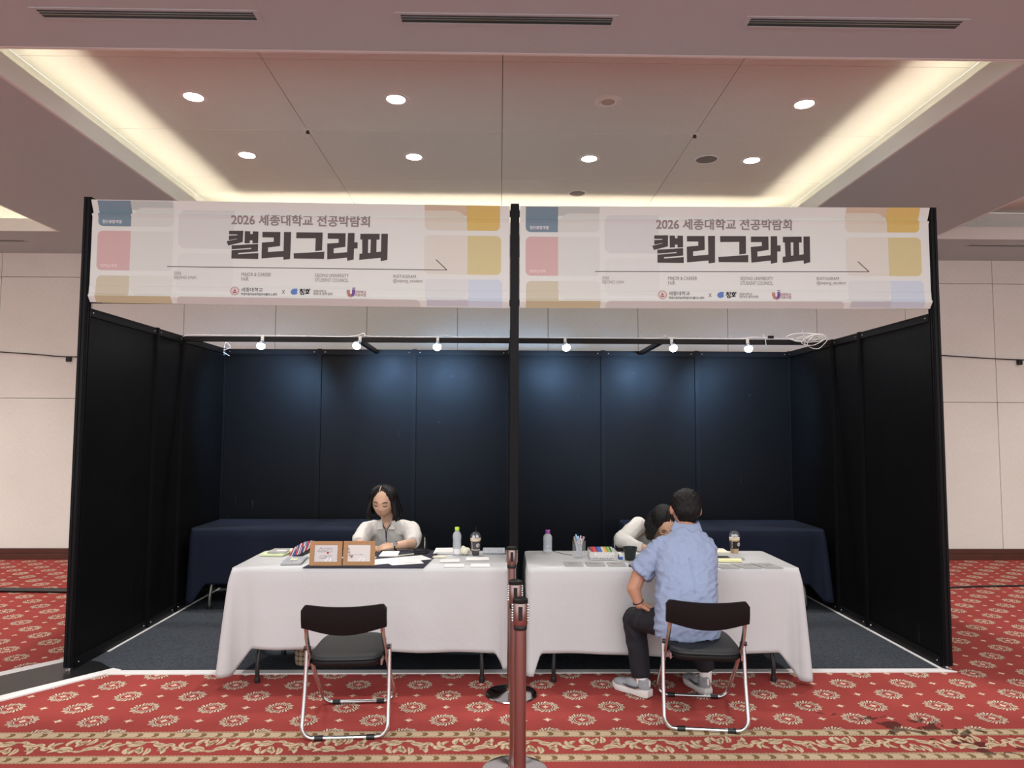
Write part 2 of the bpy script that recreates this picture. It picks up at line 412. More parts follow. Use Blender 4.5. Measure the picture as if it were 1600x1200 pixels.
# ceiling: soffits, coffers
Z = 3.91; ZP = 4.30; KZ = (ZP - 1.6425) / (4.22 - 1.6425)
kx = lambda x: -.097 + (x + .097) * KZ
ky = lambda y: y * KZ
CO = [(-3.31, 3.10, True), (-11.6, -5.19, True), (4.96, 11.4, False)]
ce = MB()
ce.box((-10, 2.0, Z), (10, 4.12, Z + .02)).box((-10, 8.05, Z), (10, 9.2, Z + .02)).box((-5.19, 4.12, Z), (-3.31, 8.05, Z + .02)).box((3.10, 4.12, Z), (4.96, 8.05, Z + .02))
co = ce.build('ceiling', MT['ceil'], smooth=0); tag(co, 'painted lower ceiling framing the lit coffers', kind='structure')
MB().box((-10, -4, 4.4), (10, 2.0, 4.42)).box((-10, 1.98, Z), (10, 2.0, 4.4)).build('upper_ceiling', MT['ceil'], co, 0)
for x0, x1, lit in CO:
    y0, y1 = 4.12, 8.05; t = .022
    x0c, x1c = max(x0, -10), min(x1, 10)
    lp = MB()
    lp.box((x0c, y0 - t, Z - .002), (x1c, y0 + .002, 4.055)).box((x0c, y1 - .002, Z - .002), (x1c, y1 + t, 4.055))
    if x0 > -10: lp.box((x0 - t, y0 - t, Z - .002), (x0 + .002, y1 + t, 4.055))
    if x1 < 10: lp.box((x1 - .002, y0 - t, Z - .002), (x1 + t, y1 + t, 4.055))
    lp.build('coffer_lip', MT['lip'], co, 0)
    bw = MB(); g = .244
    bw.box((x0c - g, y0 - g - .02, Z + .02), (x1c + g, y0 - g, ZP)).box((x0c - g, y1 + g, Z + .02), (x1c + g, y1 + g + .02, ZP))
    if x0 > -10: bw.box((x0 - g - .02, y0 - g, Z + .02), (x0 - g, y1 + g, ZP))
    if x1 < 10: bw.box((x1 + g, y0 - g, Z + .02), (x1 + g + .02, y1 + g, ZP))
    bw.build('cove_back', MT['tile'], co, 0)
    if x0 == -3.31: gx = [x0 - g, kx(-1.765), kx(-.087), kx(1.591), x1 + g]
    else:
        gx = [max(x0 - g, -10)] ; e = x1c + g if x1 < 10 else 10
        while gx[-1] + 1.73 < e: gx.append(gx[-1] + 1.73)
        gx.append(e)
    gy = [y0 - g, ky(4.775), ky(5.952), ky(7.115), y1 + g]
    for i in range(len(gx) - 1):
        for j in range(4):
            MB().cbox((gx[i] + .0025, gy[j] + .0025, ZP), (gx[i + 1] - .0025, gy[j + 1] - .0025, ZP + .02), .002).build('ceiling_panel', MT['tile'], co, 0)
    MB().box((gx[0], gy[0], ZP + .012), (gx[-1], gy[-1], ZP + .03)).build('panel_backing', MT['spk'], co, 0)

# slot diffusers
def slot(x0, x1, y0, y1, label, name='slot_diffuser'):
    e = empty(name, ((x0 + x1) / 2, (y0 + y1) / 2, Z), label, 'air vent'); w, h = (x1 - x0) / 2, (y1 - y0) / 2
    f = MB()
    f.box((-w - .03, -h - .018, -.004), (w + .03, -h, .002)).box((-w - .03, h, -.004), (w + .03, h + .018, .002)).box((-w - .03, -h, -.004), (-w, h, .002)).box((w, -h, -.004), (w + .03, h, .002))
    f.build('frame', MT['ceil'], e, 0)
    MB().box((-w, -h, -.0015), (w, h, -.0005)).build('slot_recess', MT['black'], e, 0)
    MB().box((-w, -.004, -.006), (w, .004, -.002)).build('blade', MT['grey_steel'], e, 0)
    MB().box((-w, -h * .55, -.005), (w, -h * .55 + .004, -.002)).build('blade', MT['screw'], e, 0)
slot(-2.62, -1.45, 3.715, 3.79, 'long slot air vent in the near ceiling, leftmost of the front three')
slot(-.65, .515, 3.715, 3.79, 'long slot air vent in the near ceiling above the centre post')
slot(1.275, 2.455, 3.705, 3.78, 'long slot air vent in the near ceiling, rightmost of the front three')
slot(-7.2, -5.86, 8.45, 8.52, 'slot air vent near the back wall at the far left')
slot(5.6, 6.9, 8.30, 8.37, 'slot air vent near the back wall at the far right')

# recessed lights
m_em = mat('lamp_glow', (1, .97, .92), .5, emit=26)
def downlight(x, y, lit, label, light=1):
    e = empty('ceiling_light', (kx(x), ky(y), ZP), label, 'ceiling light')
    MB().lathe([(.072, -.001), (.075, -.007), (.098, -.006), (.110, -.002), (.110, .0)], n=32, cap=False).build('trim_ring', MT['trim'], e, 50)
    MB().lathe([(.072, -.002), (.06, -.0009)], n=32).build('diffuser' if lit else 'reflector', m_em if lit else mat('pale_reflector', (.60, .52, .42), .4), e, 50)
    if not lit: MB().lathe([(.074, -.006), (.066, -.012), (.055, -.006)], n=32, cap=False).build('inner_ring', MT['trim'], e, 50)
    if lit:
        l = bpy.data.lights.new('lamp', 'SPOT'); l.energy = DOWN_W * light; l.color = (1, .96, .92); l.spot_size = math.radians(128); l.spot_blend = .9; l.shadow_soft_size = .07
        o = bpy.data.objects.new('lamp', l); COL.objects.link(o); o.parent = e; o.location = (0, 0, -.03)
for i, x in enumerate((-2.485, -.918, .741, 2.292)):
    nm = ('leftmost', 'second from left', 'third from left', 'rightmost')[i]
    if i == 2: downlight(x, 5.35, False, 'unlit recessed ceiling light with pale rings in the front row')
    else: downlight(x, 5.35, True, 'round lit recessed ceiling light, %s of the front row' % nm)
    downlight(x, 6.51, True, 'round lit recessed ceiling light, %s of the rear row' % nm)
for x, nm in ((-6.1, 'left'), (-7.7, 'farther left'), (6.0, 'right'), (7.6, 'farther right')):  # unseen downlights added in the side coffers to brighten the hall wall
    for y, rw in ((5.35, 'front'), (6.51, 'rear')): downlight(x, y, True, 'added unseen recessed light in the %s side coffer, %s row' % (nm, rw), 1.3 if x < 0 else .9)
e = empty('ceiling_speaker', (kx(1.858), ky(6.503), ZP), 'round grey mesh ceiling speaker beside the right rear light', 'speaker')
MB().lathe([(.10, -.001), (.102, -.007), (.112, -.006), (.115, 0)], n=32, cap=False).build('rim', MT['trim'], e); MB().lathe([(.10, -.002), (.05, -.006), (.01, -.007)], n=32).build('grille', MT['spk'], e)
e = empty('smoke_detector_grille', (kx(.736), ky(7.49), ZP), 'small round ceiling speaker near the rear glow of the coffer', 'speaker')
MB().lathe([(.085, -.001), (.088, -.007), (.105, -.006), (.108, 0)], n=32, cap=False).build('rim', MT['trim'], e); MB().lathe([(.085, -.002), (.04, -.005), (.01, -.006)], n=32).build('grille', MT['spk'], e)
e.name = 'ceiling_speaker'
for x, nm in ((-1.765, 'left'), (1.591, 'right')):
    e = empty('sprinkler', (kx(x), ky(5.952), ZP), 'small metal sprinkler head on the ceiling joint at %s' % nm, 'sprinkler')
    MB().lathe([(.042, 0), (.042, -.006), (.028, -.009), (.018, -.004)], n=20).build('flange', MT['trim'], e)
    MB().lathe([(.012, -.004), (.010, -.02), (.018, -.022), (.018, -.026), (.006, -.03)], n=14).build('head', MT['steel'], e)

# ================================================================ BOOTH
FY, BY, HS, HP = 4.95, 7.45, 2.49, 3.25
def wall_run(name, p0, ticks, axis, label, inward, endpost=True):
    """p0 world start, ticks along the axis where posts stand; posts, rails, panels and screws are parts"""
    e = empty(name, (p0[0], p0[1], 0), label, 'booth wall'); a = .022
    R = Matrix.Rotation(PI / 2, 4, 'Z') if axis == 'y' else Matrix.Identity(4)
    post = MB()
    post.box((-a, -a, .02), (a, a, HS + .006), R)
    for s in (-1, 1): post.box((s * .009 - .004, -a - .004, .02), (s * .009 + .004, a + .004, HS + .006), R)
    pm = post.mesh('post', 0)
    foot = MB().lathe([(.022, 0), (.022, .006), (.008, .01), (.008, .03)], n=12).mesh('foot')
    for i, t in enumerate(ticks):
        if not endpost and i in (0, len(ticks) - 1): continue
        q = R @ Vector((t, 0, 0)); o = link('post', pm, MT['alu'], e); o.location = q
        f = link('levelling_foot', foot, MT['screw'], o)
    for i in range(len(ticks) - 1):
        x0, x1 = ticks[i] + a, ticks[i + 1] - a
        MB().box((x0, -.006, .07), (x1, .006, HS - .055), R).build('panel', MT['panel'], e, 0)
        MB().box((x0, -.018, HS - .055), (x1, .018, HS), R).box((x0, -.021, HS - .004), (x1, .021, HS), R).build('rail', MT['alu'], e, 0)
        MB().box((x0, -.018, .012), (x1, .018, .075), R).build('rail', MT['alu'], e, 0)
        for x in (x0 + .035, x1 - .035):
            for zz in (HS - .028, .045):
                o = MB().lathe([(.006, 0), (.005, .003), (.002, .004)], n=10, mtx=Matrix.Rotation(PI / 2, 4, 'X')).build('screw', MT['screw'], e)
                o.location = R @ Vector((x, -.018, zz))
                if axis == 'y': o.rotation_euler = (0, 0, PI / 2); o.location = Vector((.018 * inward, x, zz)); o.rotation_euler = (0, 0, PI / 2 * inward)
    return e
wall_run('panel_screen', (-3, FY), [0, 1, 1.5, 2.498], 'y', 'black panel side wall at the left end of the booth', 1, False)
wall_run('panel_screen', (3, FY), [0, 1, 1.5, 2.498], 'y', 'black panel side wall at the right end of the booth', -1, False)
wall_run('panel_screen', (.012, FY), [0, 1, 1.5, 2.478], 'y', 'black panel partition seen edge-on between the two booths', -1, False)
wall_run('panel_screen', (-3, BY), [0, 1, 2, 3, 4, 5, 6], 'x', 'black panel rear wall of the booth under six bulbs', 1)
def front_post(x, label, h=HP):
    e = empty('corner_post', (x, FY, 0), label, 'post'); p = MB(); a = .026
    p.box((-a, -a, .03), (a, a, h))
    for sx in (-.013, .013): p.box((sx - .006, -a - .005, .03), (sx + .006, a + .005, h)).box((-a - .005, sx - .006, .03), (a + .005, sx + .006, h))
    p.build('profile', MT['alu'], e, 0)
    MB().cbox((-a - .003, -a - .003, h), (a + .003, a + .003, h + .006), .002).build('end_cap', MT['plastic'], e, 0)
    MB().lathe([(.030, 0), (.030, .007), (.010, .011), (.010, .032)], n=16).build('levelling_foot', MT['screw'], e)
front_post(-3.01, 'tall black aluminium post at the left front corner of the booth', HP + .02)
front_post(.005, 'tall black aluminium post between the two banners')
front_post(3.015, 'tall black aluminium post at the right front corner of the booth')
for x0, x1, nm in ((-2.98, -.022, 'left'), (.032, 2.985, 'right')):
    for z in (3.19, 2.545):
        tag(MB().cbox((x0, FY - .012, z - .022), (x1, FY + .012, z + .022), .003).build('header_bar', MT['alu'], smooth=0), 'black %s beam hidden behind the %s banner' % ('upper' if z > 3 else 'lower', nm), 'beam')
# lighting bars across the booth
for x0, x1, nm in ((-2.975, .005, 'left'), (.055, 2.975, 'right')):
    o = MB().cbox((x0, 6.43, 2.443), (x1, 6.455, 2.49), .003).build('lighting_bar', MT['beam'], smooth=0); tag(o, 'dark horizontal bar carrying three bulbs in the %s booth' % nm, 'bar')
for x, nm in ((-1.40, 'left'), (1.40, 'right')):
    tag(MB().cbox((x - .02, 6.457, 2.447), (x + .02, 7.426, 2.487), .003).build('brace_bar', MT['beam'], smooth=0), 'short brace from the %s lighting bar back to the rear wall' % nm, 'bar')
# wall lamps
m_bulb = mat('bulb_glow', (.72, .86, 1), .4, emit=14)
for x, tilt, nm in ((-2.262, .1, 'leftmost bulb of six'), (-1.376, .45, 'second bulb from the left'), (-.666, .05, 'third bulb, just left of the post'), (.501, -.15, 'fourth bulb, just right of the post'), (1.482, -.2, 'fifth bulb from the left'), (2.186, -.05, 'rightmost bulb of six')):
    e = empty('clip_lamp', (x, 6.42, 2.46), 'small clip lamp on the bar, %s' % nm, 'lamp')
    MB().cbox((-.012, -.016, -.02), (.012, .010, .034), .003).box((-.010, -.016, .030), (.010, .040, .036)).build('clip', MT['trim'], e, 0)
    R = Matrix.Rotation(tilt, 4, 'Y') @ Matrix.Rotation(-.35, 4, 'X')
    MB().lathe([(.010, -.005), (.018, -.02), (.031, -.035), (.035, -.05)], n=20, mtx=R).build('lamp_holder', mat('lamp_shell', (.10, .13, .18), .3), e)
    MB().lathe([(.033, -.046), (.037, -.062), (.034, -.078), (.022, -.091), (.006, -.096)], n=20, mtx=R).build('bulb', m_bulb, e)
    l = bpy.data.lights.new('bulb_light', 'SPOT'); l.energy = LAMP_W; l.color = (.30, .57, 1); l.shadow_soft_size = .04; l.spot_size = math.radians(96); l.spot_blend = .8
    o = bpy.data.objects.new('bulb_light', l); COL.objects.link(o); o.parent = e; o.location = R @ Vector((0, 0, -.115)) + Vector((0, .02, 0)); o.rotation_euler = Vector((tilt * .6 + (-.35 if x < -2 else .35 if x > 2 else 0), .87, -.48)).to_track_quat('-Z', 'Y').to_euler()
# cables on the bars
def curve_pts(P, n=8):
    P = [Vector(p) for p in P]; out = []
    for i in range(len(P) - 1):
        p0 = P[max(i - 1, 0)]; p1 = P[i]; p2 = P[i + 1]; p3 = P[min(i + 2, len(P) - 1)]
        for k in range(n):
            t = k / n
            out.append(.5 * ((2 * p1) + (p2 - p0) * t + (2 * p0 - 5 * p1 + 4 * p2 - p3) * t * t + (3 * p1 - p0 - 3 * p2 + p3) * t ** 3))
    out.append(P[-1]); return out
bx = lambda x, z, y=6.41: (x, y, z)
o = MB().tube(curve_pts([(-2.99, 6.44, 2.40), bx(-2.96, 2.49), (-2.6, 6.43, 2.498), (-2.3, 6.43, 2.499), (-1.5, 6.43, 2.495), (-1.35, 6.43, 2.525), (-1.28, 6.43, 2.497), (-.7, 6.43, 2.495), (-.62, 6.43, 2.515), (-.5, 6.43, 2.495), (0.0, 6.43, 2.495)]), .0035, 6).build('power_cable', MT['wcable']); tag(o, 'white cable lying along the left lighting bar', 'cable')
o = MB().tube(curve_pts([(.08, 6.43, 2.495), (1.3, 6.43, 2.495), (1.42, 6.43, 2.525), (1.52, 6.43, 2.497), (2.1, 6.43, 2.495), (2.25, 6.43, 2.51), (2.5, 6.43, 2.497), (2.7, 6.42, 2.5)]), .0035, 6).build('power_cable', MT['wcable']); tag(o, 'white cable lying along the right lighting bar', 'cable')
e = empty('cable_coil', (2.75, 6.40, 2.48), 'loosely coiled white cable tied at the right end of the bar', 'cable')
for k, (cx, cz, rx, rz, ph) in enumerate(((-.04, .03, .17, .035, 0), (.0, .01, .15, .028, .4), (.07, -.01, .085, .07, .8), (.03, .0, .10, .05, 1.3))):
    MB().tube([(cx + rx * math.cos(a) + .01 * math.sin(3 * a + ph), -.008 - .006 * k, cz + rz * math.sin(a + ph * .3)) for a in [2 * PI * i / 40 for i in range(40)]], .0038, 6, closed=True).build('cable_loop', MT['wcable'], e)
MB().tube([(-.05, -.03, -.05), (-.055, -.03, .02), (-.075, -.03, .10)], .0035, 6).build('cable_tie', MT['wcable'], e)
e = empty('cable_connector', (2.40, 6.42, 2.50), 'small dark plug connector with a white tie on the right bar', 'connector')
MB().cbox((-.02, -.012, 0), (.03, .012, .024), .003).build('plug_body', MT['beam'], e, 0); MB().tube([(-.045, -.012, -.07), (-.05, -.012, .0), (-.07, -.012, .04)], .003, 6).build('cable_tie', MT['wcable'], e)
o = MB().tube(curve_pts([(-2.99, 7.40, 2.42), (-2.985, 7.38, 2.47), (-2.97, 7.39, 2.55), (-2.93, 7.40, 2.50), (-2.99, 7.36, 2.46), (-2.93, 7.39, 2.41)], 8), .004, 6).build('cable_tie', MT['wcable']); tag(o, 'white tie wrapped on the rear left corner post', 'cable tie')

# wall cables outside
for pts, nm in (([(-9.9, 9.08, 2.80), (-6.506, 9.08, 2.621), (-5.75, 9.08, 2.568), (-5.4, 9.08, 2.565)], 'left'), ([(5.3, 9.08, 2.66), (5.65, 9.08, 2.646), (6.79, 9.08, 2.59), (8, 9.08, 2.6), (9.9, 9.08, 2.7)], 'right')):
    tag(MB().tube(curve_pts(pts), .007, 6).build('wall_cable', MT['cable']), 'thin black cable strung across the hall wall at the far %s' % nm, 'cable')
for x, z, nm in ((-5.62, 2.53, 'left'), (6.72, 2.555, 'right')):
    tag(MB().cbox((x - .03, 9.06, z - .03), (x + .03, 9.095, z + .03), .004).build('cable_adapter', MT['cable'], smooth=0), 'small black adapter box on the %s wall cable' % nm, 'adapter')

# booth floor
o = MB().cbox((-3.03, 4.93, 0), (3.03, 7.47, .006), .002).build('booth_carpet', MT['mat_grey'], smooth=0); tag(o, 'dark grey needle-felt carpet inside the booth', 'carpet')
def strip(name, pts, z, m, label, cat):
    vs = [(x, y, .0005) for x, y in pts] + [(x, y, z) for x, y in pts]; n = len(pts)
    fs = [tuple(range(n - 1, -1, -1)), tuple(range(n, 2 * n))] + [(i, (i + 1) % n, n + (i + 1) % n, n + i) for i in range(n)]
    return tag(MB().add(vs, fs).build(name, m, smooth=0), label, cat)
strip('floor_tape', [(-2.72, 4.872), (3.045, 4.885), (2.99, 4.945), (-2.70, 4.945)], .0075, MT['tape'], 'long white tape along the front edge of the grey booth carpet', 'tape')
strip('floor_tape', [(-3.10, 4.40), (-2.665, 4.955), (-2.735, 4.985), (-3.17, 4.46), (-3.6, 3.95), (-3.53, 3.88)], .0095, MT['tape'], 'white tape on the near edge of the black rubber strip', 'tape')
strip('floor_tape', [(-3.46, 4.76), (-3.12, 5.15), (-3.17, 5.22), (-3.52, 4.83), (-4.0, 4.3), (-3.94, 4.22)], .0095, MT['tape'], 'white tape on the far edge of the black rubber strip', 'tape')
strip('rubber_strip', [(-3.58, 3.93), (-3.13, 4.46), (-2.73, 4.97), (-2.90, 5.12), (-3.12, 5.20), (-3.49, 4.79), (-3.96, 4.25)], .0085, MT['rubber'], 'black rubber cable strip entering the left front corner of the booth', 'cable cover')
strip('floor_tape', [(-2.978, 5.35), (-2.960, 5.35), (-2.960, 7.42), (-2.978, 7.42)], .010, MT['tape'], 'thin white edging at the foot of the left booth wall', 'tape')
strip('floor_tape', [(2.955, 4.95), (2.978, 4.95), (2.978, 7.42), (2.955, 7.42)], .010, MT['tape'], 'thin white edging at the foot of the right booth wall', 'tape')
o = MB().tube(curve_pts([(-9.9, 7.25, .022), (-6.0, 7.32, .022), (-4.2, 7.26, .022), (-3.05, 7.22, .022)]), .040, 8, flat=.55).build('floor_cable', MT['cable']); tag(o, 'thick black cable bundle across the red carpet at left', 'cable')
o = MB().tube(curve_pts([(3.05, 7.42, .010), (4.2, 7.38, .010), (5.2, 7.52, .010), (7.5, 7.6, .010), (9.9, 7.5, .01)]), .010, 8).build('floor_cable', MT['cable']); tag(o, 'thin black cable across the red carpet at right', 'cable')

# ================================================================ BANNERS
ZB0, ZB1 = 2.508, 3.232; BW = 2.94
def prof(v):        # y offset (towards camera negative) of the vinyl at normalised height v
    K = [(0, -.010), (.062, -.042), (.075, -.040), (.085, -.032), (.16, -.030), (.165, -.027), (.84, -.026), (.87, -.036), (.882, -.014), (1, -.050)]
    for (a, ya), (b, yb) in zip(K, K[1:]):
        if v <= b: return ya + (yb - ya) * (max(v, a) - a) / (b - a)
    return K[-1][1]
FOLDS = [.062, .075, .085, .16, .165, .84, .87, .882]
cut = lambda v: v
BM = {}
def bcol(k, c):
    if k not in BM: BM[k] = mat('print_' + k, c, .62)
    return BM[k]
def put(me, name, m, par, x0, lift):
    """flat print mesh in (u metres, v 0..1) is cut at the vinyl folds and laid on the vinyl"""
    bm = bmesh.new(); bm.from_mesh(me)
    for fv in FOLDS:
        g = bm.verts[:] + bm.edges[:] + bm.faces[:]
        bmesh.ops.bisect_plane(bm, geom=g, plane_co=(0, fv, 0), plane_no=(0, 1, 0))
    for v in bm.verts:
        u, vv = v.co.x, v.co.y
        v.co = Vector((x0 + u, FY + prof(vv) - lift, ZB0 + vv * (ZB1 - ZB0)))
    out = bpy.data.meshes.new(name); bm.to_mesh(out); bm.free()
    return link(name, out, m, par)
def fmesh(polys):
    me = bpy.data.meshes.new('p'); vs = []; fs = []
    for P in polys:
        k = len(vs); vs += [(x, y, 0) for x, y in P]; fs.append(tuple(range(k, k + len(P))))
    me.from_pydata(vs, [], fs); bm = bmesh.new(); bm.from_mesh(me); bmesh.ops.triangulate(bm, faces=bm.faces); bm.to_mesh(me); bm.free(); return me
R_ = lambda x, y: ((x - 812) / 638 * BW, (482.5 - y) / 156.5)               # right banner pixel -> design
def L_(x, y):
    u = (x - 146) / 651; t = 314.5 + 12.5 * u; b = 474.5 + 8 * u; return (u * BW, (b - y) / (b - t))
c3 = lambda x, y: R_(780 + x / 4.444, 300 + y / 4.444)
c4 = lambda x, y: R_(1120 + x / 4.444, 300 + y / 4.444)
c7 = lambda x, y: L_(350 + x / 5.926, 330 + y / 5.926)
def rrect(a, b, rad=(1, 1, 1, 1), r=.05):
    """a = top-left, b = bottom-right in design coords; rad flags TL TR BR BL"""
    (x0, y1), (x1, y0) = a, b; H = ZB1 - ZB0; ry = r / H; P = []
    for (cx, cy, sx, sy, a0, fl) in ((x0, y1, 1, -1, PI, rad[0]), (x1, y1, -1, -1, PI / 2, rad[1]), (x1, y0, -1, 1, 0, rad[2]), (x0, y0, 1, 1, -PI / 2, rad[3])):
        rr = r if fl is True or fl == 1 else (fl or 0)
        if not rr: P.append((cx, cy)); continue
        for k in range(7):
            t = a0 - k * PI / 12
            P.append((cx + sx * rr + rr * math.cos(t), cy + sy * rr / H + rr / H * math.sin(t)))
    return P
def text(body, x0, y0, x1, y1, bold=0, mp=R_, spacing=1.0, line=1.0, align='LEFT'):
    c = bpy.data.curves.new('t', 'FONT'); c.body = body; c.offset = bold; c.space_line = line; c.align_x = align; c.resolution_u = 3; c.space_character = spacing
    o = bpy.data.objects.new('t', c); COL.objects.link(o)
    me = bpy.data.meshes.new_from_object(o.evaluated_get(bpy.context.evaluated_depsgraph_get())); bpy.data.objects.remove(o)
    X = [v.co.x for v in me.vertices]; Y = [v.co.y for v in me.vertices]; ax, bx_, ay, by = min(X), max(X), min(Y), max(Y)
    (u0, v1), (u1, v0) = mp(x0, y0), mp(x1, y1)
    for v in me.vertices: v.co = Vector((u0 + (v.co.x - ax) / (bx_ - ax) * (u1 - u0), v0 + (v.co.y - ay) / (by - ay) * (v1 - v0), 0))
    me.materials.clear(); return me
def circ(cx, cy, r0, r1, n=28):      # ring in right-banner pixels
    P = []
    for k in range(n):
        a, b = 2 * PI * k / n, 2 * PI * (k + 1) / n
        q = [R_(cx + r1 * math.cos(a), cy + r1 * math.sin(a)), R_(cx + r1 * math.cos(b), cy + r1 * math.sin(b))]
        q += [R_(cx + r0 * math.cos(b), cy + r0 * math.sin(b)), R_(cx + r0 * math.cos(a), cy + r0 * math.sin(a))] if r0 else [R_(cx, cy)]
        P.append(q)
    return P
def bar(x0, y0, x1, y1, w, mp=R_):
    a, b = Vector(mp(x0, y0)), Vector(mp(x1, y1)); H = ZB1 - ZB0
    d = Vector(((b - a).x, (b - a).y * H)).normalized(); n = Vector((-d.y, d.x / H)) * w
    return [tuple(a + n), tuple(b + n), tuple(b - n), tuple(a - n)]
top1 = R_(0, 326)[1]; GL = []
def G(*polys): return fmesh(polys)
blocks = [
 ('blue_faint', (0.475, 0.537, 0.497), G(rrect(c3(400, 120), c3(690, 175), (0, 0, 0, 0))), 1),
 ('blue_pale', (0.622, 0.661, 0.605), G(rrect(c3(404, 160), c3(690, 290), (.09, 0, 1, 0), .035)), 2),
 ('blue', (.17, .26, .31), G(rrect(c3(183, 120), c3(405, 290), (0, 0, 0, 1), .035)), 1.5),
 ('pink_pale', (0.641, 0.678, 0.627), G(rrect(c3(404, 322), c3(690, 592), (0, 0, 1, 0), .035)), 1),
 ('pink', (.60, .42, .40), G(rrect(c3(183, 322), c3(405, 592), (1, 0, 0, 1), .035)), 1.5),
 ('olive', (.56, .54, .40), G(rrect(c3(186, 628), c3(408, 812), (1, 0, 0, 0), .035)), 1),
 ('olive_low', (0.522, 0.475, 0.299), G(rrect(c3(186, 766), c3(694, 812), (0, 0, 0, 0))), 1.5),
 ('olive_pale', (0.655, 0.689, 0.627), G(rrect(c3(406, 628), c3(694, 766), (0, 1, 0, .08), .035)), 2),
 ('mauve_a', (0.622, 0.650, 0.621), G(rrect(c3(725, 170), c3(1100, 435), (1, 0, 0, 1), .05)), 1),
 ('mauve_b', (0.665, 0.701, 0.655), G(rrect(c3(725, 468), c3(1100, 730), (1, 0, 0, 1), .05)), 1),
 ('mauve_c', (0.570, 0.565, 0.531), G(rrect(c3(730, 766), c4(860, 812), (1, 1, 0, 0), .035)), 1),
 ('orange_faint', (0.570, 0.486, 0.350), G(rrect(c4(885, 115), c4(1180, 180), (0, 0, 0, 0))), 1),
 ('orange_pale', (0.636, 0.627, 0.525), G(rrect(c4(885, 150), c4(1176, 283), (0, .09, 0, 1), .035)), 2),
 ('orange', (0.627, 0.475, 0.147), G(rrect(c4(1172, 115), c4(1400, 283), (0, 0, 1, 0), .035)), 1.5),
 ('lime_pale', (.66, .66, .58), G(rrect(c4(885, 318), c4(1180, 587), (1, 0, 0, 1), .035)), 1),
 ('lime', (.60, .545, .28), G(rrect(c4(1180, 318), c4(1408, 587), (0, 1, 1, 0), .035)), 1.5),
 ('lav', (0.551, 0.638, 0.712), G(rrect(c4(1186, 620), c4(1418, 806), (0, 1, 0, 0), .035)), 1.5),
 ('lav_low', (0.522, 0.554, 0.588), G(rrect(c4(905, 760), c4(1190, 806), (0, 0, 0, 0))), 1),
 ('lav_pale', (0.641, 0.684, 0.661), G(rrect(c4(892, 620), c4(1188, 765), (1, 0, .08, 0), .035)), 2),
]
title = [[(50,195),(180,195),(178,300),(45,332),(30,292),(125,272),(127,268),(50,282),(50,240),(127,236),(127,230),(50,228)],
 [(195,198),(245,200),(245,225),(268,225),(268,200),(320,202),(320,310),(268,312),(268,285),(243,285),(243,310),(195,312)],
 [(78,330),(320,318),(320,388),(140,401),(140,413),(325,402),(325,458),(78,452),(78,376),(258,364),(258,354),(78,367)],
 [(357,205),(523,207),(523,338),(413,350),(413,393),(556,383),(556,207),(622,207),(618,458),(558,465),(556,437),(355,452),(355,305),(463,297),(463,258),(357,256)],
 [(670,210),(913,213),(911,378),(848,384),(850,266),(670,266)], [(650,405),(933,390),(930,458),(652,453)],
 [(960,218),(1125,220),(1125,345),(1018,360),(1018,405),(1143,395),(1147,218),(1208,218),(1208,305),(1238,303),(1238,360),(1206,362),(1204,463),(1145,475),(1143,445),(960,462),(957,315),(1062,308),(1062,272),(960,270)],
 [(1262,225),(1347,225),(1347,278),(1335,278),(1335,402),(1347,402),(1347,457),(1255,467),(1257,410),(1283,408),(1280,278),(1262,278)],
 [(1347,225),(1440,225),(1440,280),(1413,280),(1413,395),(1455,390),(1457,225),(1517,225),(1515,465),(1455,480),(1453,447),(1347,457),(1347,402),(1358,400),(1360,278),(1347,278)]]
DK = (.055, .045, .042); MD = (.22, .19, .18)
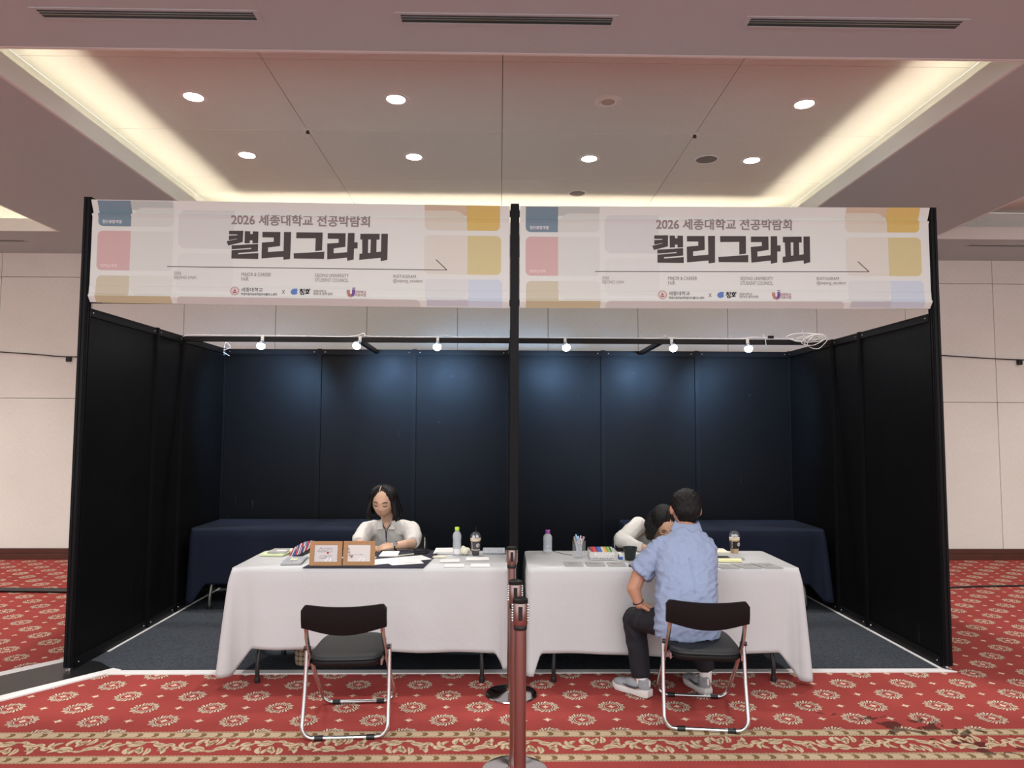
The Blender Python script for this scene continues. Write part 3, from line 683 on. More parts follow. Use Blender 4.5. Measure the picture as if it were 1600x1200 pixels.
prints = [
 ('lettering', 'title', DK, fmesh([[c7(*p) for p in P] for P in title]), 'large black Korean title lettering'),
 ('lettering', 'sub', (.27, .235, .225), text('2026 세종대학교 전공박람회', 1023, 343, 1235, 361, .028), 'grey heading line above the title'),
 ('lettering', 'small', MD, text('2026\nSEJONG UNIV.', 939, 434, 974, 446.5, line=.95), None),
 ('lettering', 'small', MD, text('MAJOR & CAREER\nFAIR', 1041, 434, 1086, 446.5, line=.95), None),
 ('lettering', 'small', MD, text('SEJONG UNIVERSITY\nSTUDENT COUNCIL', 1153, 434, 1204, 446.5, line=.95), None),
 ('lettering', 'small', MD, text('INSTAGRAM\n@sejong_student', 1272, 434, 1317, 447, line=.95), None),
 ('lettering', 'dark', DK, text('세종대학교', 1041.5, 457, 1074, 463.6, .006), None),
 ('lettering', 'dark', DK, text('학생지원처&대학일자리플러스센터', 1041.5, 465.2, 1096, 469.2, .012), None),
 ('lettering', 'dark', DK, text('X', 1103, 460, 1108, 466), None),
 ('lettering', 'ink', (.02, .02, .02), text('청화', 1129.5, 457.5, 1147.5, 467.5, .04), None),
 ('lettering', 'small', MD, text('세종대학교\n제39대 총학생회', 1150.5, 459, 1180, 467.5, .01, line=.9), None),
 ('lettering', 'uni', (.30, .10, .12), text('대학혁신\n지원사업', 1214, 459.5, 1231, 468.5, .015, line=.9), None),
 ('lettering', 'white', (.85, .82, .80), text('첨단융합계열', 827.5, 355.5, 856.5, 361, .01), None),
 ('lettering', 'pinkw', (.80, .68, .66), text('예체능대학', 827.5, 423.5, 852.5, 429, .01), None),
 ('arrow', 'dark', DK, fmesh([bar(928, 426.4, 1354, 425.6, .0025), bar(1337, 409.6, 1354, 425.6, .003)]), None),
 ('crest', 'red', (.40, .10, .10), fmesh(circ(1031.8, 462.5, 5.9, 6.7) + circ(1031.8, 462.5, 4.4, 4.8) + [[R_(1031.8, 459), R_(1034.4, 463.2), R_(1029.2, 463.2)], [R_(1028.3, 463.8), R_(1035.3, 463.8), R_(1034, 465.8), R_(1029.6, 465.8)]]), 'round red university seal'),
 ('drop_logo', 'bl', (.10, .20, .48), fmesh([[R_(1116.5, 462.5)] + [R_(1121.5 + 5 * math.cos(a), 462.5 + 4.8 * math.sin(a)) for a in [PI - PI / 2 * k / 6 for k in range(7)]][1:] + [R_(1126.4, 466), R_(1126.6, 457.6), R_(1121, 457.8), R_(1117.5, 460)]]), 'blue leaf-shaped emblem'),
 ('curl_logo', 'ur', (.45, .20, .16), fmesh([bar(1204, 458.5, 1204, 464.5, .011), bar(1204, 464.5, 1206.6, 468, .011), bar(1206.6, 468, 1209.5, 467.8, .011)]), 'curved red and violet U emblem'),
 ('curl_logo', 'uv', (.17, .08, .30), fmesh([bar(1209.5, 467.8, 1212, 464.6, .011), bar(1212, 465, 1212.2, 457.6, .011), bar(1212.2, 456.4, 1212.2, 454.8, .010)]), None),
]
def banner(x0, z_l, z_r, label):
    e = empty('banner', (x0 + BW / 2, FY, ZB0), label, 'banner')
    hold = bpy.data.objects.new('hold', None)
    nx = 48; vs = []; fs = []; hv = [0] + FOLDS + [1]; hv = sorted(set(hv + [k / 20 for k in range(21)]))
    th = .0012
    for s in (0, 1):
        for j, v in enumerate(hv):
            for i in range(nx + 1):
                vs.append((x0 + BW * i / nx, FY + prof(v) + s * th, ZB0 + v * (ZB1 - ZB0)))
    w = nx + 1; m = len(hv)
    for j in range(m - 1):
        for i in range(nx): a = j * w + i; fs += [(a, a + 1, a + w + 1, a + w), (a + m * w, a + m * w + w, a + m * w + w + 1, a + m * w + 1)]
    objs = [MB().add(vs, fs).build('vinyl_sheet', MT['banner'], None, 60)]
    for nm, c, me, ly in blocks: objs.append(put(me, 'colour_block', bcol(nm, c), None, x0, .0003 + .0004 * ly))
    for i, (nm, k, c, me, lb) in enumerate(prints):
        o = put(me, nm, bcol(k, c), None, x0, .0016)
        if lb: o['label'] = lb
        objs.append(o)
    def tilt(x, z):
        u = (x - x0) / BW; k = z_l + (z_r - z_l) * u; return z + k
    for o in objs:
        for v in o.data.vertices:
            v.co.z = tilt(v.co.x, v.co.z); v.co.x = x0 + BW / 2 + (v.co.x - x0 - BW / 2)
            v.co -= Vector(e.location)
        o.parent = e
    hang = MB()
    for sx in (-1, 1):
        for z in (.06, .66): hang.box((sx * BW / 2 - .02, -.045, z - .004), (sx * BW / 2 + .02, -.030, z + .004))
    return e
banner(-2.972, .018, -.002, 'wide printed banner over the left booth, left of the centre post')
banner(.040, 0.0, .014, 'wide printed banner over the right booth, right of the centre post')

# ================================================================ TABLES
def table_frame(e, x0, x1, y0, y1, m, foot):
    w, d = (x1 - x0) / 2, (y1 - y0) / 2
    MB().cbox((-w, -d, .705), (w, d, .732), .004).build('tabletop', MT['steel'], e, 0)
    for sx in (-1, 1):
        for sy in (-1, 1):
            x = sx * (w - .16); y = sy * (d - .05)
            MB().tube(curve_pts([(x, y * .75, .70), (x, y * .8, .45), (x - sx * .01, y * .86, .30), (x + sx * .0, y, .12), (x, y, .03)], 5), .014, 10).build('leg', m, e)
            MB().lathe([(.018, 0), (.019, .02), (.016, .035)], (x, y, 0), 12).build('foot_cap', MT['rubber'], e)
        MB().tube([(sx * (w - .16), -d * .8, .45), (sx * (w - .16), d * .8, .45)], .010, 8).build('stretcher', m, e)
def tablecloth(name, x0, x1, y0, y1, m, label, drop_f, cat='tablecloth', seed=1, corner_len=.20, side=.5, wave=.014, flare=.10, outer=1, zone_in=(.12, .17)):
    e = None; cx, cy = (x0 + x1) / 2, (y0 + y1) / 2; w, d = (x1 - x0) / 2, (y1 - y0) / 2; rc = .035
    per = []
    def seg(ax, ay, bx_, by_, n):
        for i in range(n): t = i / n; per.append((ax + (bx_ - ax) * t, ay + (by_ - ay) * t))
    seq = [(w - rc, -d), (w, -d + rc), (w, d - rc), (w - rc, d), (-w + rc, d), (-w, d - rc), (-w, -d + rc), (-w + rc, -d)]
    corners = [(w - rc, -d + rc, -PI / 2), (w - rc, d - rc, 0), (-w + rc, d - rc, PI / 2), (-w + rc, -d + rc, PI)]
    pts = []   # (x,y,nx,ny, corner proximity 0..1, which side)
    lens = [2 * d - 2 * rc, 2 * w - 2 * rc, 2 * d - 2 * rc, 2 * w - 2 * rc]; dirs = [(0, 1), (-1, 0), (0, -1), (1, 0)]
    starts = [(w, -d + rc), (w - rc, d), (-w, d - rc), (-w + rc, -d)]; norms = [(1, 0), (0, 1), (-1, 0), (0, -1)]
    zi, ci = zone_in
    for q in range(4):
        ccx, ccy, a0 = corners[q]
        for k in range(24):
            a = a0 + PI / 2 * k / 24; pts.append((ccx + rc * math.cos(a), ccy + rc * math.sin(a), math.cos(a), math.sin(a), 1.0, (k / 24 - .5) * .12))
        L = lens[q]; n = int(L / .014)
        for k in range(n):
            s = L * k / n; dc = min(s, L - s); qx = starts[q][0] + dirs[q][0] * s; c = max(0, 1 - dc / (.12 if qx * outer >= 0 else zi))
            pts.append((starts[q][0] + dirs[q][0] * s, starts[q][1] + dirs[q][1] * s, norms[q][0], norms[q][1], c, (.06 + s) if s < L / 2 else -(.06 + L - s)))
    nP = len(pts); rows = 22; vs = []; fs = []; rb = .012
    rnd = random.Random(seed)
    for j in range(rows + 1):
        t = j / rows
        for i, (x, y, nx, ny, c, sc) in enumerate(pts):
            L = drop_f(x / w, y / d) + (corner_len if x * outer >= 0 else ci) * (c ** 1.25)
            z = .742 - L * t
            out = rb * min(1, t * 8)
            fold = 0
            s_ = i * .014
            fold += wave * t * (math.sin(s_ * 7.1 + seed) + .6 * math.sin(s_ * 13.7 + 2.1 * seed))
            cc = max(0, 1 - abs(sc) / .34)
            fl = flare * (1 if x * outer >= 0 else .25)
            fold += fl * t ** .8 * math.exp(-(abs(sc) / .055) ** 2) * 1.0 - fl * .45 * t * math.exp(-((abs(sc) - .12) / .05) ** 2)
            X = x + nx * (out + fold); Y = y + ny * (out + fold)
            vs.append((X, Y, z))
    for j in range(rows):
        for i in range(nP): fs.append((j * nP + i, j * nP + (i + 1) % nP, (j + 1) * nP + (i + 1) % nP, (j + 1) * nP + i))
    vs.append((0, 0, .742)); k = len(vs) - 1
    for i in range(nP): fs.append((k, (i + 1) % nP, i))
    o = MB().add(vs, fs).build(name, m, None, 0); o.data.shade_smooth()
    so = o.modifiers.new('solid', 'SOLIDIFY'); so.thickness = .003; so.offset = -1
    o.location = (cx, cy, 0); tag(o, label, cat); return o
TL = (-1.835, -.035, 4.665, 5.345); TR = (.095, 1.885, 4.665, 5.345)
for (x0, x1, y0, y1), nm in ((TL, 'left'), (TR, 'right')):
    e = empty('folding_table', ((x0 + x1) / 2, (y0 + y1) / 2, 0), 'folding table under the white cloth in the %s booth' % nm, 'table'); table_frame(e, x0 + .01, x1 - .01, y0 + .01, y1 - .01, MT['steel'], 0)
tablecloth('tablecloth', *TL, MT['cloth'], 'white tablecloth on the front table of the left booth', lambda u, v: .52 + .02 * u, seed=1, corner_len=.17, flare=.085, outer=-1, zone_in=(.05, .09))
tablecloth('tablecloth', *TR, MT['cloth'], 'white tablecloth on the front table of the right booth', lambda u, v: .545 + .01 * math.cos(3 * u), seed=3, corner_len=.17, flare=.075, zone_in=(.05, .14))
BL = (-2.90, -1.12, 6.52, 7.22); BR = (1.12, 2.90, 6.50, 7.20)
for (x0, x1, y0, y1), nm in ((BL, 'left'), (BR, 'right')):
    e = empty('folding_table', ((x0 + x1) / 2, (y0 + y1) / 2, .006), 'folding table under the navy cloth at the %s rear' % nm, 'table'); table_frame(e, x0 + .01, x1 - .01, y0 + .01, y1 - .01, MT['grey_steel'], 0)
tablecloth('tablecloth', *BL, MT['navy'], 'dark navy tablecloth on the rear table of the left booth', lambda u, v: .50, seed=5, corner_len=.15, wave=.016, flare=.05)
tablecloth('tablecloth', *BR, MT['navy'], 'dark navy tablecloth on the rear table of the right booth', lambda u, v: .50, seed=6, corner_len=.15, wave=.016, flare=.05)

# ================================================================ FOLDING CHAIRS
def make_chair(loc, rz, label):
    e = empty('folding_chair', loc, label, 'chair', rz=rz)
    r = .0115
    # back frame: backrest uprights bending at the pivot and running to the front floor bar
    def U(pts_half, bar_y, hw, cr=.06):
        P = [Vector(p) for p in pts_half]          # right side, top to bottom (x = +)
        R = list(P)
        y = bar_y
        for k in range(1, 6):
            a = PI / 2 * k / 5; R.append(Vector((hw - cr + cr * math.cos(a), y, r + cr - cr * math.sin(a))))
        L = [Vector((-q.x, q.y, q.z)) for q in reversed(R)]
        return R + L
    t1 = [(.195, -.375, .715), (.198, -.355, .62), (.200, -.315, .55)] + [(.203, -.255, .485), (.208, -.06, .285), (.213, .15, .085), (.215, .225, .075)][:3]
    F = U([(.196, -.372, .715), (.198, -.350, .61), (.200, -.315, .55), (.203, -.265, .49), (.209, -.02, .262), (.215, .215, .075)], .235, .215)
    MB().tube(F, r, 10).build('back_frame', MT['chrome'], e, 60)
    B = U([(.221, -.19, .475), (.224, -.215, .25), (.226, -.262, .075)], -.268, .226)
    MB().tube(B, r, 10).build('rear_leg_frame', MT['chrome'], e, 60)
    for y, xs_ in ((.235, (-.13, .13)), (-.268, (-.135, .135))):
        for x in xs_: MB().tube([(x - .022, y, r), (x + .022, y, r)], r + .004, 12).build('rubber_sleeve', MT['rubber'], e)
    for sx in (-1, 1):
        MB().lathe([(.012, -.018), (.012, .018)], (sx * .212, -.235, .47), 12, Matrix.Rotation(PI / 2, 4, 'Y')).build('pivot_bolt', MT['steel'], e)
        MB().box((sx * .19 - .004, -.30, .395), (sx * .19 + .004, -.10, .425)).build('seat_bracket', MT['chrome'], e, 0)
    # backrest: curved shell with wavy lower edge
    vs = []; fs = []; nx, nz = 28, 8
    for s in (0, 1):
        for j in range(nz + 1):
            for i in range(nx + 1):
                u = 2 * i / nx - 1; v = j / nz
                top = .735 - .012 * math.cos(u * PI / 2) ** 1 + .0; top = .722 + .012 * u * u
                if abs(u) > .86: top -= .03 * ((abs(u) - .86) / .14) ** 2.2
                bot = .605 - .034 * (1 - u * u) ** 1.5 * 1.0
                if abs(u) > .9: bot += .004
                z = bot + (top - bot) * v
                y = -.372 + (.735 - z) * .20 - .030 * (1 - u * u) + s * (.016 if abs(u) < .9 else .030) * (1 if True else 0) - .004 - .006 * math.sin(PI * v)
                if abs(u) > .9 and s == 0: y -= .010
                vs.append((.220 * u, y, z))
    w = nx + 1; m = w * (nz + 1)
    for j in range(nz):
        for i in range(nx): a = j * w + i; fs += [(a, a + 1, a + w + 1, a + w), (m + a, m + a + w, m + a + w + 1, m + a + 1)]
    for i in range(nx): fs += [(i, m + i, m + i + 1, i + 1), (nz * w + i, nz * w + i + 1, m + nz * w + i + 1, m + nz * w + i)]
    for j in range(nz): a = j * w; fs += [(a, a + w, m + a + w, m + a), (a + nx, m + a + nx, m + a + w + nx, a + w + nx)]
    MB().add(vs, fs).build('backrest', MT['plastic'], e, 45)
    def outline(k, dz):
        P = []
        for i in range(40):
            a = 2 * PI * i / 40; ca, sa = math.cos(a), math.sin(a)
            x = .192 * k * math.copysign(abs(ca) ** .42, ca); y = -.10 + .225 * k * math.copysign(abs(sa) ** (.42 if sa > 0 else .62), sa)
            x *= 1 - .07 * (y + .10) / .22
            P.append((x, y, dz + .018 * (y + .1)))
        return P
    def stack(rings):
        vs = []; fs = []
        for R in rings: vs += R
        for j in range(len(rings) - 1):
            for i in range(40): fs.append((j * 40 + i, j * 40 + (i + 1) % 40, (j + 1) * 40 + (i + 1) % 40, (j + 1) * 40 + i))
        fs += [tuple(range(39, -1, -1)), tuple(range(40 * (len(rings) - 1), 40 * len(rings)))]; return MB().add(vs, fs)
    stack([outline(.97, .398), outline(1.0, .405), outline(1.0, .424), outline(.985, .428)]).build('seat_pan', MT['plastic'], e, 50)
    stack([outline(.98, .4285), outline(1.0, .434), outline(.99, .443), outline(.95, .449), outline(.6, .4505)]).build('seat', MT['vinyl'], e, 50)
    return e
ch = make_chair((-.925, 4.135, 0), math.radians(3), 'empty black folding chair before the left table')
c2 = copy_tree(ch); c2.location = (1.075, 4.215, 0); c2.rotation_euler.z = math.radians(-7); c2['label'] = 'black folding chair with the man in the blue shirt on it'
c3_ = copy_tree(ch); c3_.location = (-.93, 5.80, .006); c3_.rotation_euler.z = PI; c3_['label'] = 'folding chair under the woman with glossy bob at the left table'
c4_ = copy_tree(ch); c4_.location = (1.10, 5.82, .006); c4_.rotation_euler.z = PI; c4_['label'] = 'folding chair under the woman bent over at the right table'

# ================================================================ STANCHIONS
def make_stanchion(loc, label):
    e = empty('stanchion', loc, label, 'barrier post')
    MB().lathe([(.160, 0), (.162, .006), (.158, .012), (.13, .018), (.05, .026), (.032, .032), (.030, .045)], n=48).build('base', MT['basem'], e, 30)
    MB().lathe([(.0265, .04), (.0265, .785)], n=28).build('pole', MT['rose'], e)
    MB().lathe([(.029, .778), (.030, .785), (.030, .797), (.028, .800)], n=28).build('collar', MT['rubber'], e)
    MB().lathe([(.031, .80), (.032, .803), (.032, .893), (.030, .896)], n=28).build('head', MT['rose'], e)
    MB().lathe([(.033, .893), (.034, .898), (.033, .908), (.026, .912)], n=28).build('cap', MT['plastic'], e)
    MB().cbox((-.009, -.0345, .822), (.009, -.030, .882), .002).build('belt_slot', MT['dark'], e, 0)
    for sx in (-1, 1):
        rb = MB()
        for k in range(7): rb.cbox((sx * .034 - .004, -.010, .815 + k * .011), (sx * .034 + .004, .010, .821 + k * .011), .0015)
        rb.build('belt_clip', MT['chrome'], e, 0)
    return e
s1 = make_stanchion((-.003, 3.13, 0), 'nearest rose-metal barrier post, tallest in the picture')
s2 = copy_tree(s1); s2.location = (-.016, 3.50, 0); s2['label'] = 'middle rose-metal barrier post, half hidden by the nearest'
s3 = copy_tree(s1); s3.location = (-.016, 4.50, 0); s3['label'] = 'rear rose-metal barrier post between the two white tables'

# ================================================================ THINGS ON THE TABLES
ZT = .7455
def sheet(name, pts, h, m, label, cat, z=ZT, group=None, curl=0):
    cx = sum(p[0] for p in pts) / len(pts); cy = sum(p[1] for p in pts) / len(pts)
    n = len(pts); vs = [(x - cx, y - cy, 0) for x, y in pts] + [(x - cx, y - cy, h) for x, y in pts]
    o = MB().add(vs, [tuple(range(n - 1, -1, -1)), tuple(range(n, 2 * n))] + [(i, (i + 1) % n, n + (i + 1) % n, n + i) for i in range(n)]).build(name, m, smooth=0)
    o.location = (cx, cy, z); return tag(o, label, cat, group)
def scribble(par, x0, x1, y0, y1, z, rows, m, seed=0, w=.0011, vert=False):
    """handwritten strokes: a wavering thin ribbon per row, lying just on the sheet"""
    rn = random.Random(seed); mb = MB()
    for r in range(rows):
        y = y0 + (y1 - y0) * (r + .5) / rows; xa = x0 + rn.random() * .15 * (x1 - x0); xb = x1 - rn.random() * .25 * (x1 - x0)
        n = int((xb - xa) / .0035); h = (y1 - y0) / rows * .38; pts = []
        for k in range(n + 1): pts.append((xa + (xb - xa) * k / n, y + h * (rn.random() - .5) * 2))
        for (a, b) in zip(pts, pts[1:]):
            if rn.random() < .22: continue
            d = Vector((b[0] - a[0], b[1] - a[1])); d = Vector((-d.y, d.x)).normalized() * w
            q = [(a[0] + d.x, a[1] + d.y), (b[0] + d.x, b[1] + d.y), (b[0] - d.x, b[1] - d.y), (a[0] - d.x, a[1] - d.y)]
            mb.add([(p[0], -z, p[1]) if vert else (p[0], p[1], z) for p in q], [(0, 1, 2, 3)])
    return mb.build('handwriting', m, par, 0)
# left table
sheet('desk_mat', [(-1.372, 4.66), (-.588, 4.66), (-.530, 5.33), (-1.315, 5.33)], .003, MT['felt'], 'dark navy desk mat on the left table', 'desk mat')
def frame(x0, x1, y, label, seed, flower):
    w = (x1 - x0) / 2; H = .158; e = empty('picture_frame', ((x0 + x1) / 2, y, ZT + .0035), label, 'picture frame')
    R = Matrix.Rotation(-.16, 4, 'X'); b = .030; bs = .026
    f = MB()
    f.cbox((-w, -.006, 0), (w, .004, bs), .001, R).cbox((-w, -.006, H - .024), (w, .004, H), .001, R).cbox((-w, -.006, bs), (-w + b, .004, H - .024), .001, R).cbox((w - b, -.006, bs), (w, .004, H - .024), .001, R)
    f.build('kraft_frame', MT['kraft'], e, 0)
    pc = MB().box((-w + b, -.001, bs), (w - b, .002, H - .024), R).build('card', mat('foil_card_' + str(seed), (.62, .60, .585) if not flower else (.70, .66, .62), .35, bump=.25, bscale=9), e, 0)
    if not flower:
        s = scribble(e, -w + b + .01, w - b - .012, .085, .118, .0018, 3, MT['ink'], seed, .0009, True); s.matrix_local = R
        s = scribble(e, -w * .45, w * .45, .045, .068, .0018, 3, MT['ink'], seed + 5, .0009, True); s.matrix_local = R
        MB().ell((.012, -.002, .083), (.0075, .001, .007), mtx=None).build('seal_stamp', MT['red'], e).matrix_local = R
    else:
        s = scribble(e, -w * .55, w * .45, .066, .076, .0018, 1, MT['ink'], seed, .0008, True); s.matrix_local = R
        fm = MB()
        for (fx, fz) in ((-.07, .105), (-.062, .066), (-.05, .055), (-.066, .085), (-.045, .062)):
            for k in range(4): a = k * 1.57 + fx * 40; fm.ell((fx + .005 * math.cos(a), -.002, fz + .005 * math.sin(a)), (.004, .0008, .0025), 8, 6)
        fm.build('painted_flower', mat('flower_ink', (.28, .17, .14), .7), e).matrix_local = R
    shine = MB()  # pale quads painted as glints over the card
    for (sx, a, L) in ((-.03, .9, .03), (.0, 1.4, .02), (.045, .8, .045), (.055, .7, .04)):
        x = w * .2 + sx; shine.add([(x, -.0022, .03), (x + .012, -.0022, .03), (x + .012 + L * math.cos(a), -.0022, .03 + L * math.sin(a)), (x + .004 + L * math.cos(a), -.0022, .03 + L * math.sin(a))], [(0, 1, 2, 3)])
    shine.build('painted_glint', mat('sleeve_shine_%d' % seed, (.86, .87, .88), .15), e, 0).matrix_local = R
    MB().box((-.02, .0, .0), (.02, .003, .12), Matrix.Translation((0, .075, .0)) @ Matrix.Rotation(.38, 4, 'X')).build('easel_back', MT['kraft'], e, 0)
frame(-1.345, -1.133, 4.722, 'kraft picture frame with a silver calligraphy card, the left of two', 11, False)
frame(-1.127, -.918, 4.730, 'kraft picture frame with a flower card, the right of two', 12, True)
e = empty('card_box', (-1.49, 4.88, ZT), 'flat clear box of grey cards at the left end of the left table', 'card box'); Rz = Matrix.Rotation(.1, 4, 'Z')
MB().cbox((-.066, -.115, 0), (.066, .115, .010), .002, Rz).build('card_stack', MT['paper2'], e, 0); MB().cbox((-.070, -.118, .0105), (.070, .118, .016), .002, Rz).build('clear_lid', MT['frost'], e, 0)
MB().box((-.022, -.02, .0162), (.022, .03, .0168), Rz).build('sticker', MT['green'], e, 0)
sheet('note_pad', [(-1.80, 5.10), (-1.63, 5.08), (-1.60, 5.30), (-1.77, 5.32)], .012, MT['green'], 'pale green pad at the far left corner of the table', 'note pad')
e = empty('plastic_pouch', (-1.69, 5.215, ZT + .0125), 'grey plastic pouch lying on the pale green pad', 'pouch')
MB().cbox((-.065, -.085, 0), (.065, .085, .010), .004).build('pouch_body', MT['paper2'], e, 0); MB().box((-.015, -.04, .0102), (.055, .0, .011)).build('white_label', MT['paper'], e, 0)
mb = MB(); rn = random.Random(3)
for k in range(16): mb.ell((rn.uniform(-.05, .07), rn.uniform(-.03, .03), rn.uniform(.012, .032)), (rn.uniform(.012, .03), rn.uniform(.010, .02), rn.uniform(.010, .018)), 10, 7, Matrix.Rotation(rn.uniform(0, 3), 4, 'Z') @ Matrix.Rotation(rn.uniform(0, 1), 4, 'X'))
me = remesh(mb, .004, 1, lambda c: .003 * noise.noise(c * 60)); lo = min(v.co.z for v in me.vertices)
o = link('crumpled_tissue', me, MT['cream']); o.location = (-1.575, 5.20, ZT - lo); tag(o, 'crumpled cream tissue beside the pen pouch', 'tissue')
# pen pouch with pens
e = empty('pen_pouch', (-1.485, 5.05, ZT), 'open black pen pouch leaning behind the frames', 'pen case')
Rp = Matrix.Translation((0, 0, .012)) @ Matrix.Rotation(.42, 4, 'Y') @ Matrix.Rotation(.5, 4, 'X')
Rp = Matrix.Translation((.01, .0, .045)) @ Matrix.Rotation(-.38, 4, 'Y') @ Matrix.Rotation(.75, 4, 'X')
me = remesh(MB().ell((0, 0, 0), (.098, .050, .012), 28, 12, Rp).ell((0, .01, -.012), (.085, .04, .014), 24, 12, Rp), .004, 2); lo = min(v.co.z for v in me.vertices)
link('pouch_body', me, MT['black'], e).location.z = -lo
PC = [(.55, .08, .10), (.62, .60, .62), (.08, .13, .45), (.60, .10, .14), (.66, .64, .62), (.55, .35, .38), (.10, .10, .3), (.7, .68, .66), (.5, .05, .08), (.62, .6, .6), (.2, .25, .5)]
PN = ['red', 'white', 'blue', 'crimson', 'grey-white', 'pink', 'navy', 'ivory', 'dark red', 'silver', 'steel blue']
for k in range(11):
    q = empty('marker_pen', (-1.485, 5.05, ZT), '%s marker in the black pouch, number %d from its left' % (PN[k], k + 1), 'pen'); x = -.075 + .0148 * k; tl = .030 * (1 - ((k - 5) / 7) ** 2) + .012
    a, b = Rp @ Vector((x - .02, -tl, .017)), Rp @ Vector((x + .012, tl * 1.1, .017)); off = Vector((0, 0, -lo)); mid = a.lerp(b, .6)
    MB().tube([a + off, mid + off], .0040, 8).build('barrel', mat('pen_%d' % k, PC[k], .4), q); MB().tube([mid + off, b + off], .0045, 8).build('cap', mat('pen_cap_%d' % k, PC[(k + 3) % 11], .4), q)
# cards and papers on the mat
zc = ZT + .0035
sheet('blank_card', [(-.945, 5.055), (-.815, 5.055), (-.825, 5.255), (-.95, 5.25)], .006, MT['paper'], 'small blank white card pad under the woman\'s hand', 'card', zc)
o = sheet('calligraphy_sheet', [(-.93, 4.745), (-.56, 4.96), (-.65, 5.115), (-1.0, 4.93)], .0008, MT['paper'], 'long white calligraphy sheet slanting to the right on the navy mat', 'paper', zc); scribble(o, .04, .16, .06, .09, .001, 2, MT['ink'], 21)
o = sheet('calligraphy_sheet', [(-.80, 4.73), (-.60, 4.80), (-.635, 4.91), (-.87, 4.85)], .0008, MT['paper'], 'short white calligraphy slip nearest the front of the navy mat', 'paper', zc + .0012); scribble(o, -.06, .08, -.02, .01, .001, 2, MT['ink'], 22)
e = empty('pencil', (-.74, 5.12, zc), 'thin pale brush pen lying by the right edge of the navy mat', 'pen'); MB().tube([(-.075, -.055, .004), (.03, .03, .004)], .004, 8).build('barrel', MT['cream'], e); MB().tube([(.03, .03, .004), (.07, .062, .004)], [.004, .0015], 8).build('tip', MT['dark'], e)
e = empty('black_case', (-.665, 5.22, zc), 'shallow black box beside the woman\'s elbow', 'box'); Rz = Matrix.Rotation(-.15, 4, 'Z'); MB().cbox((-.05, -.06, 0), (.05, .06, .018), .003, Rz).build('box_body', MT['black'], e, 0); MB().cbox((-.044, -.054, .0185), (.044, .054, .021), .002, Rz).build('lid', MT['plastic'], e, 0)
def lens_bottle(loc, prof_, cap_prof, capc, label, h_label, ribbed=False):
    e = empty('water_bottle', loc, label, 'bottle')
    MB().lathe(prof_, n=28).build('bottle_body', MT['frost'], e, 40)
    if h_label: MB().lathe([(h_label[2] + .0004, h_label[0]), (h_label[2] + .0004, h_label[1])], n=28, cap=False).build('paper_label', MT['paper'], e)
    MB().lathe(cap_prof, n=24).build('cap', capc, e, 40); return e
lens_bottle((-.40, 5.15, ZT), [(.027, 0), (.030, .004), (.030, .05), (.0285, .056), (.030, .062), (.0295, .09), (.028, .10), (.0315, .12), (.0315, .14), (.026, .155), (.014, .172), (.0125, .178)], [(.0155, .176), (.0165, .179), (.0165, .196), (.014, .199)], mat('lime_cap', (.48, .72, .05), .4), 'clear water bottle with a lime green cap on the left table', (.012, .046, .030))
t = text('ON', 0, 0, 20, 12); 
lens_bottle((.263, 5.27, ZT), [(.030, 0), (.033, .004), (.033, .022), (.031, .026), (.033, .03), (.033, .048), (.031, .052), (.033, .056), (.033, .10), (.034, .106), (.029, .122), (.016, .135), (.0135, .14)], [(.017, .136), (.018, .139), (.018, .160), (.015, .163)], mat('purple_cap', (.30, .07, .32), .4), 'short water bottle with a purple cap on the right table', None)
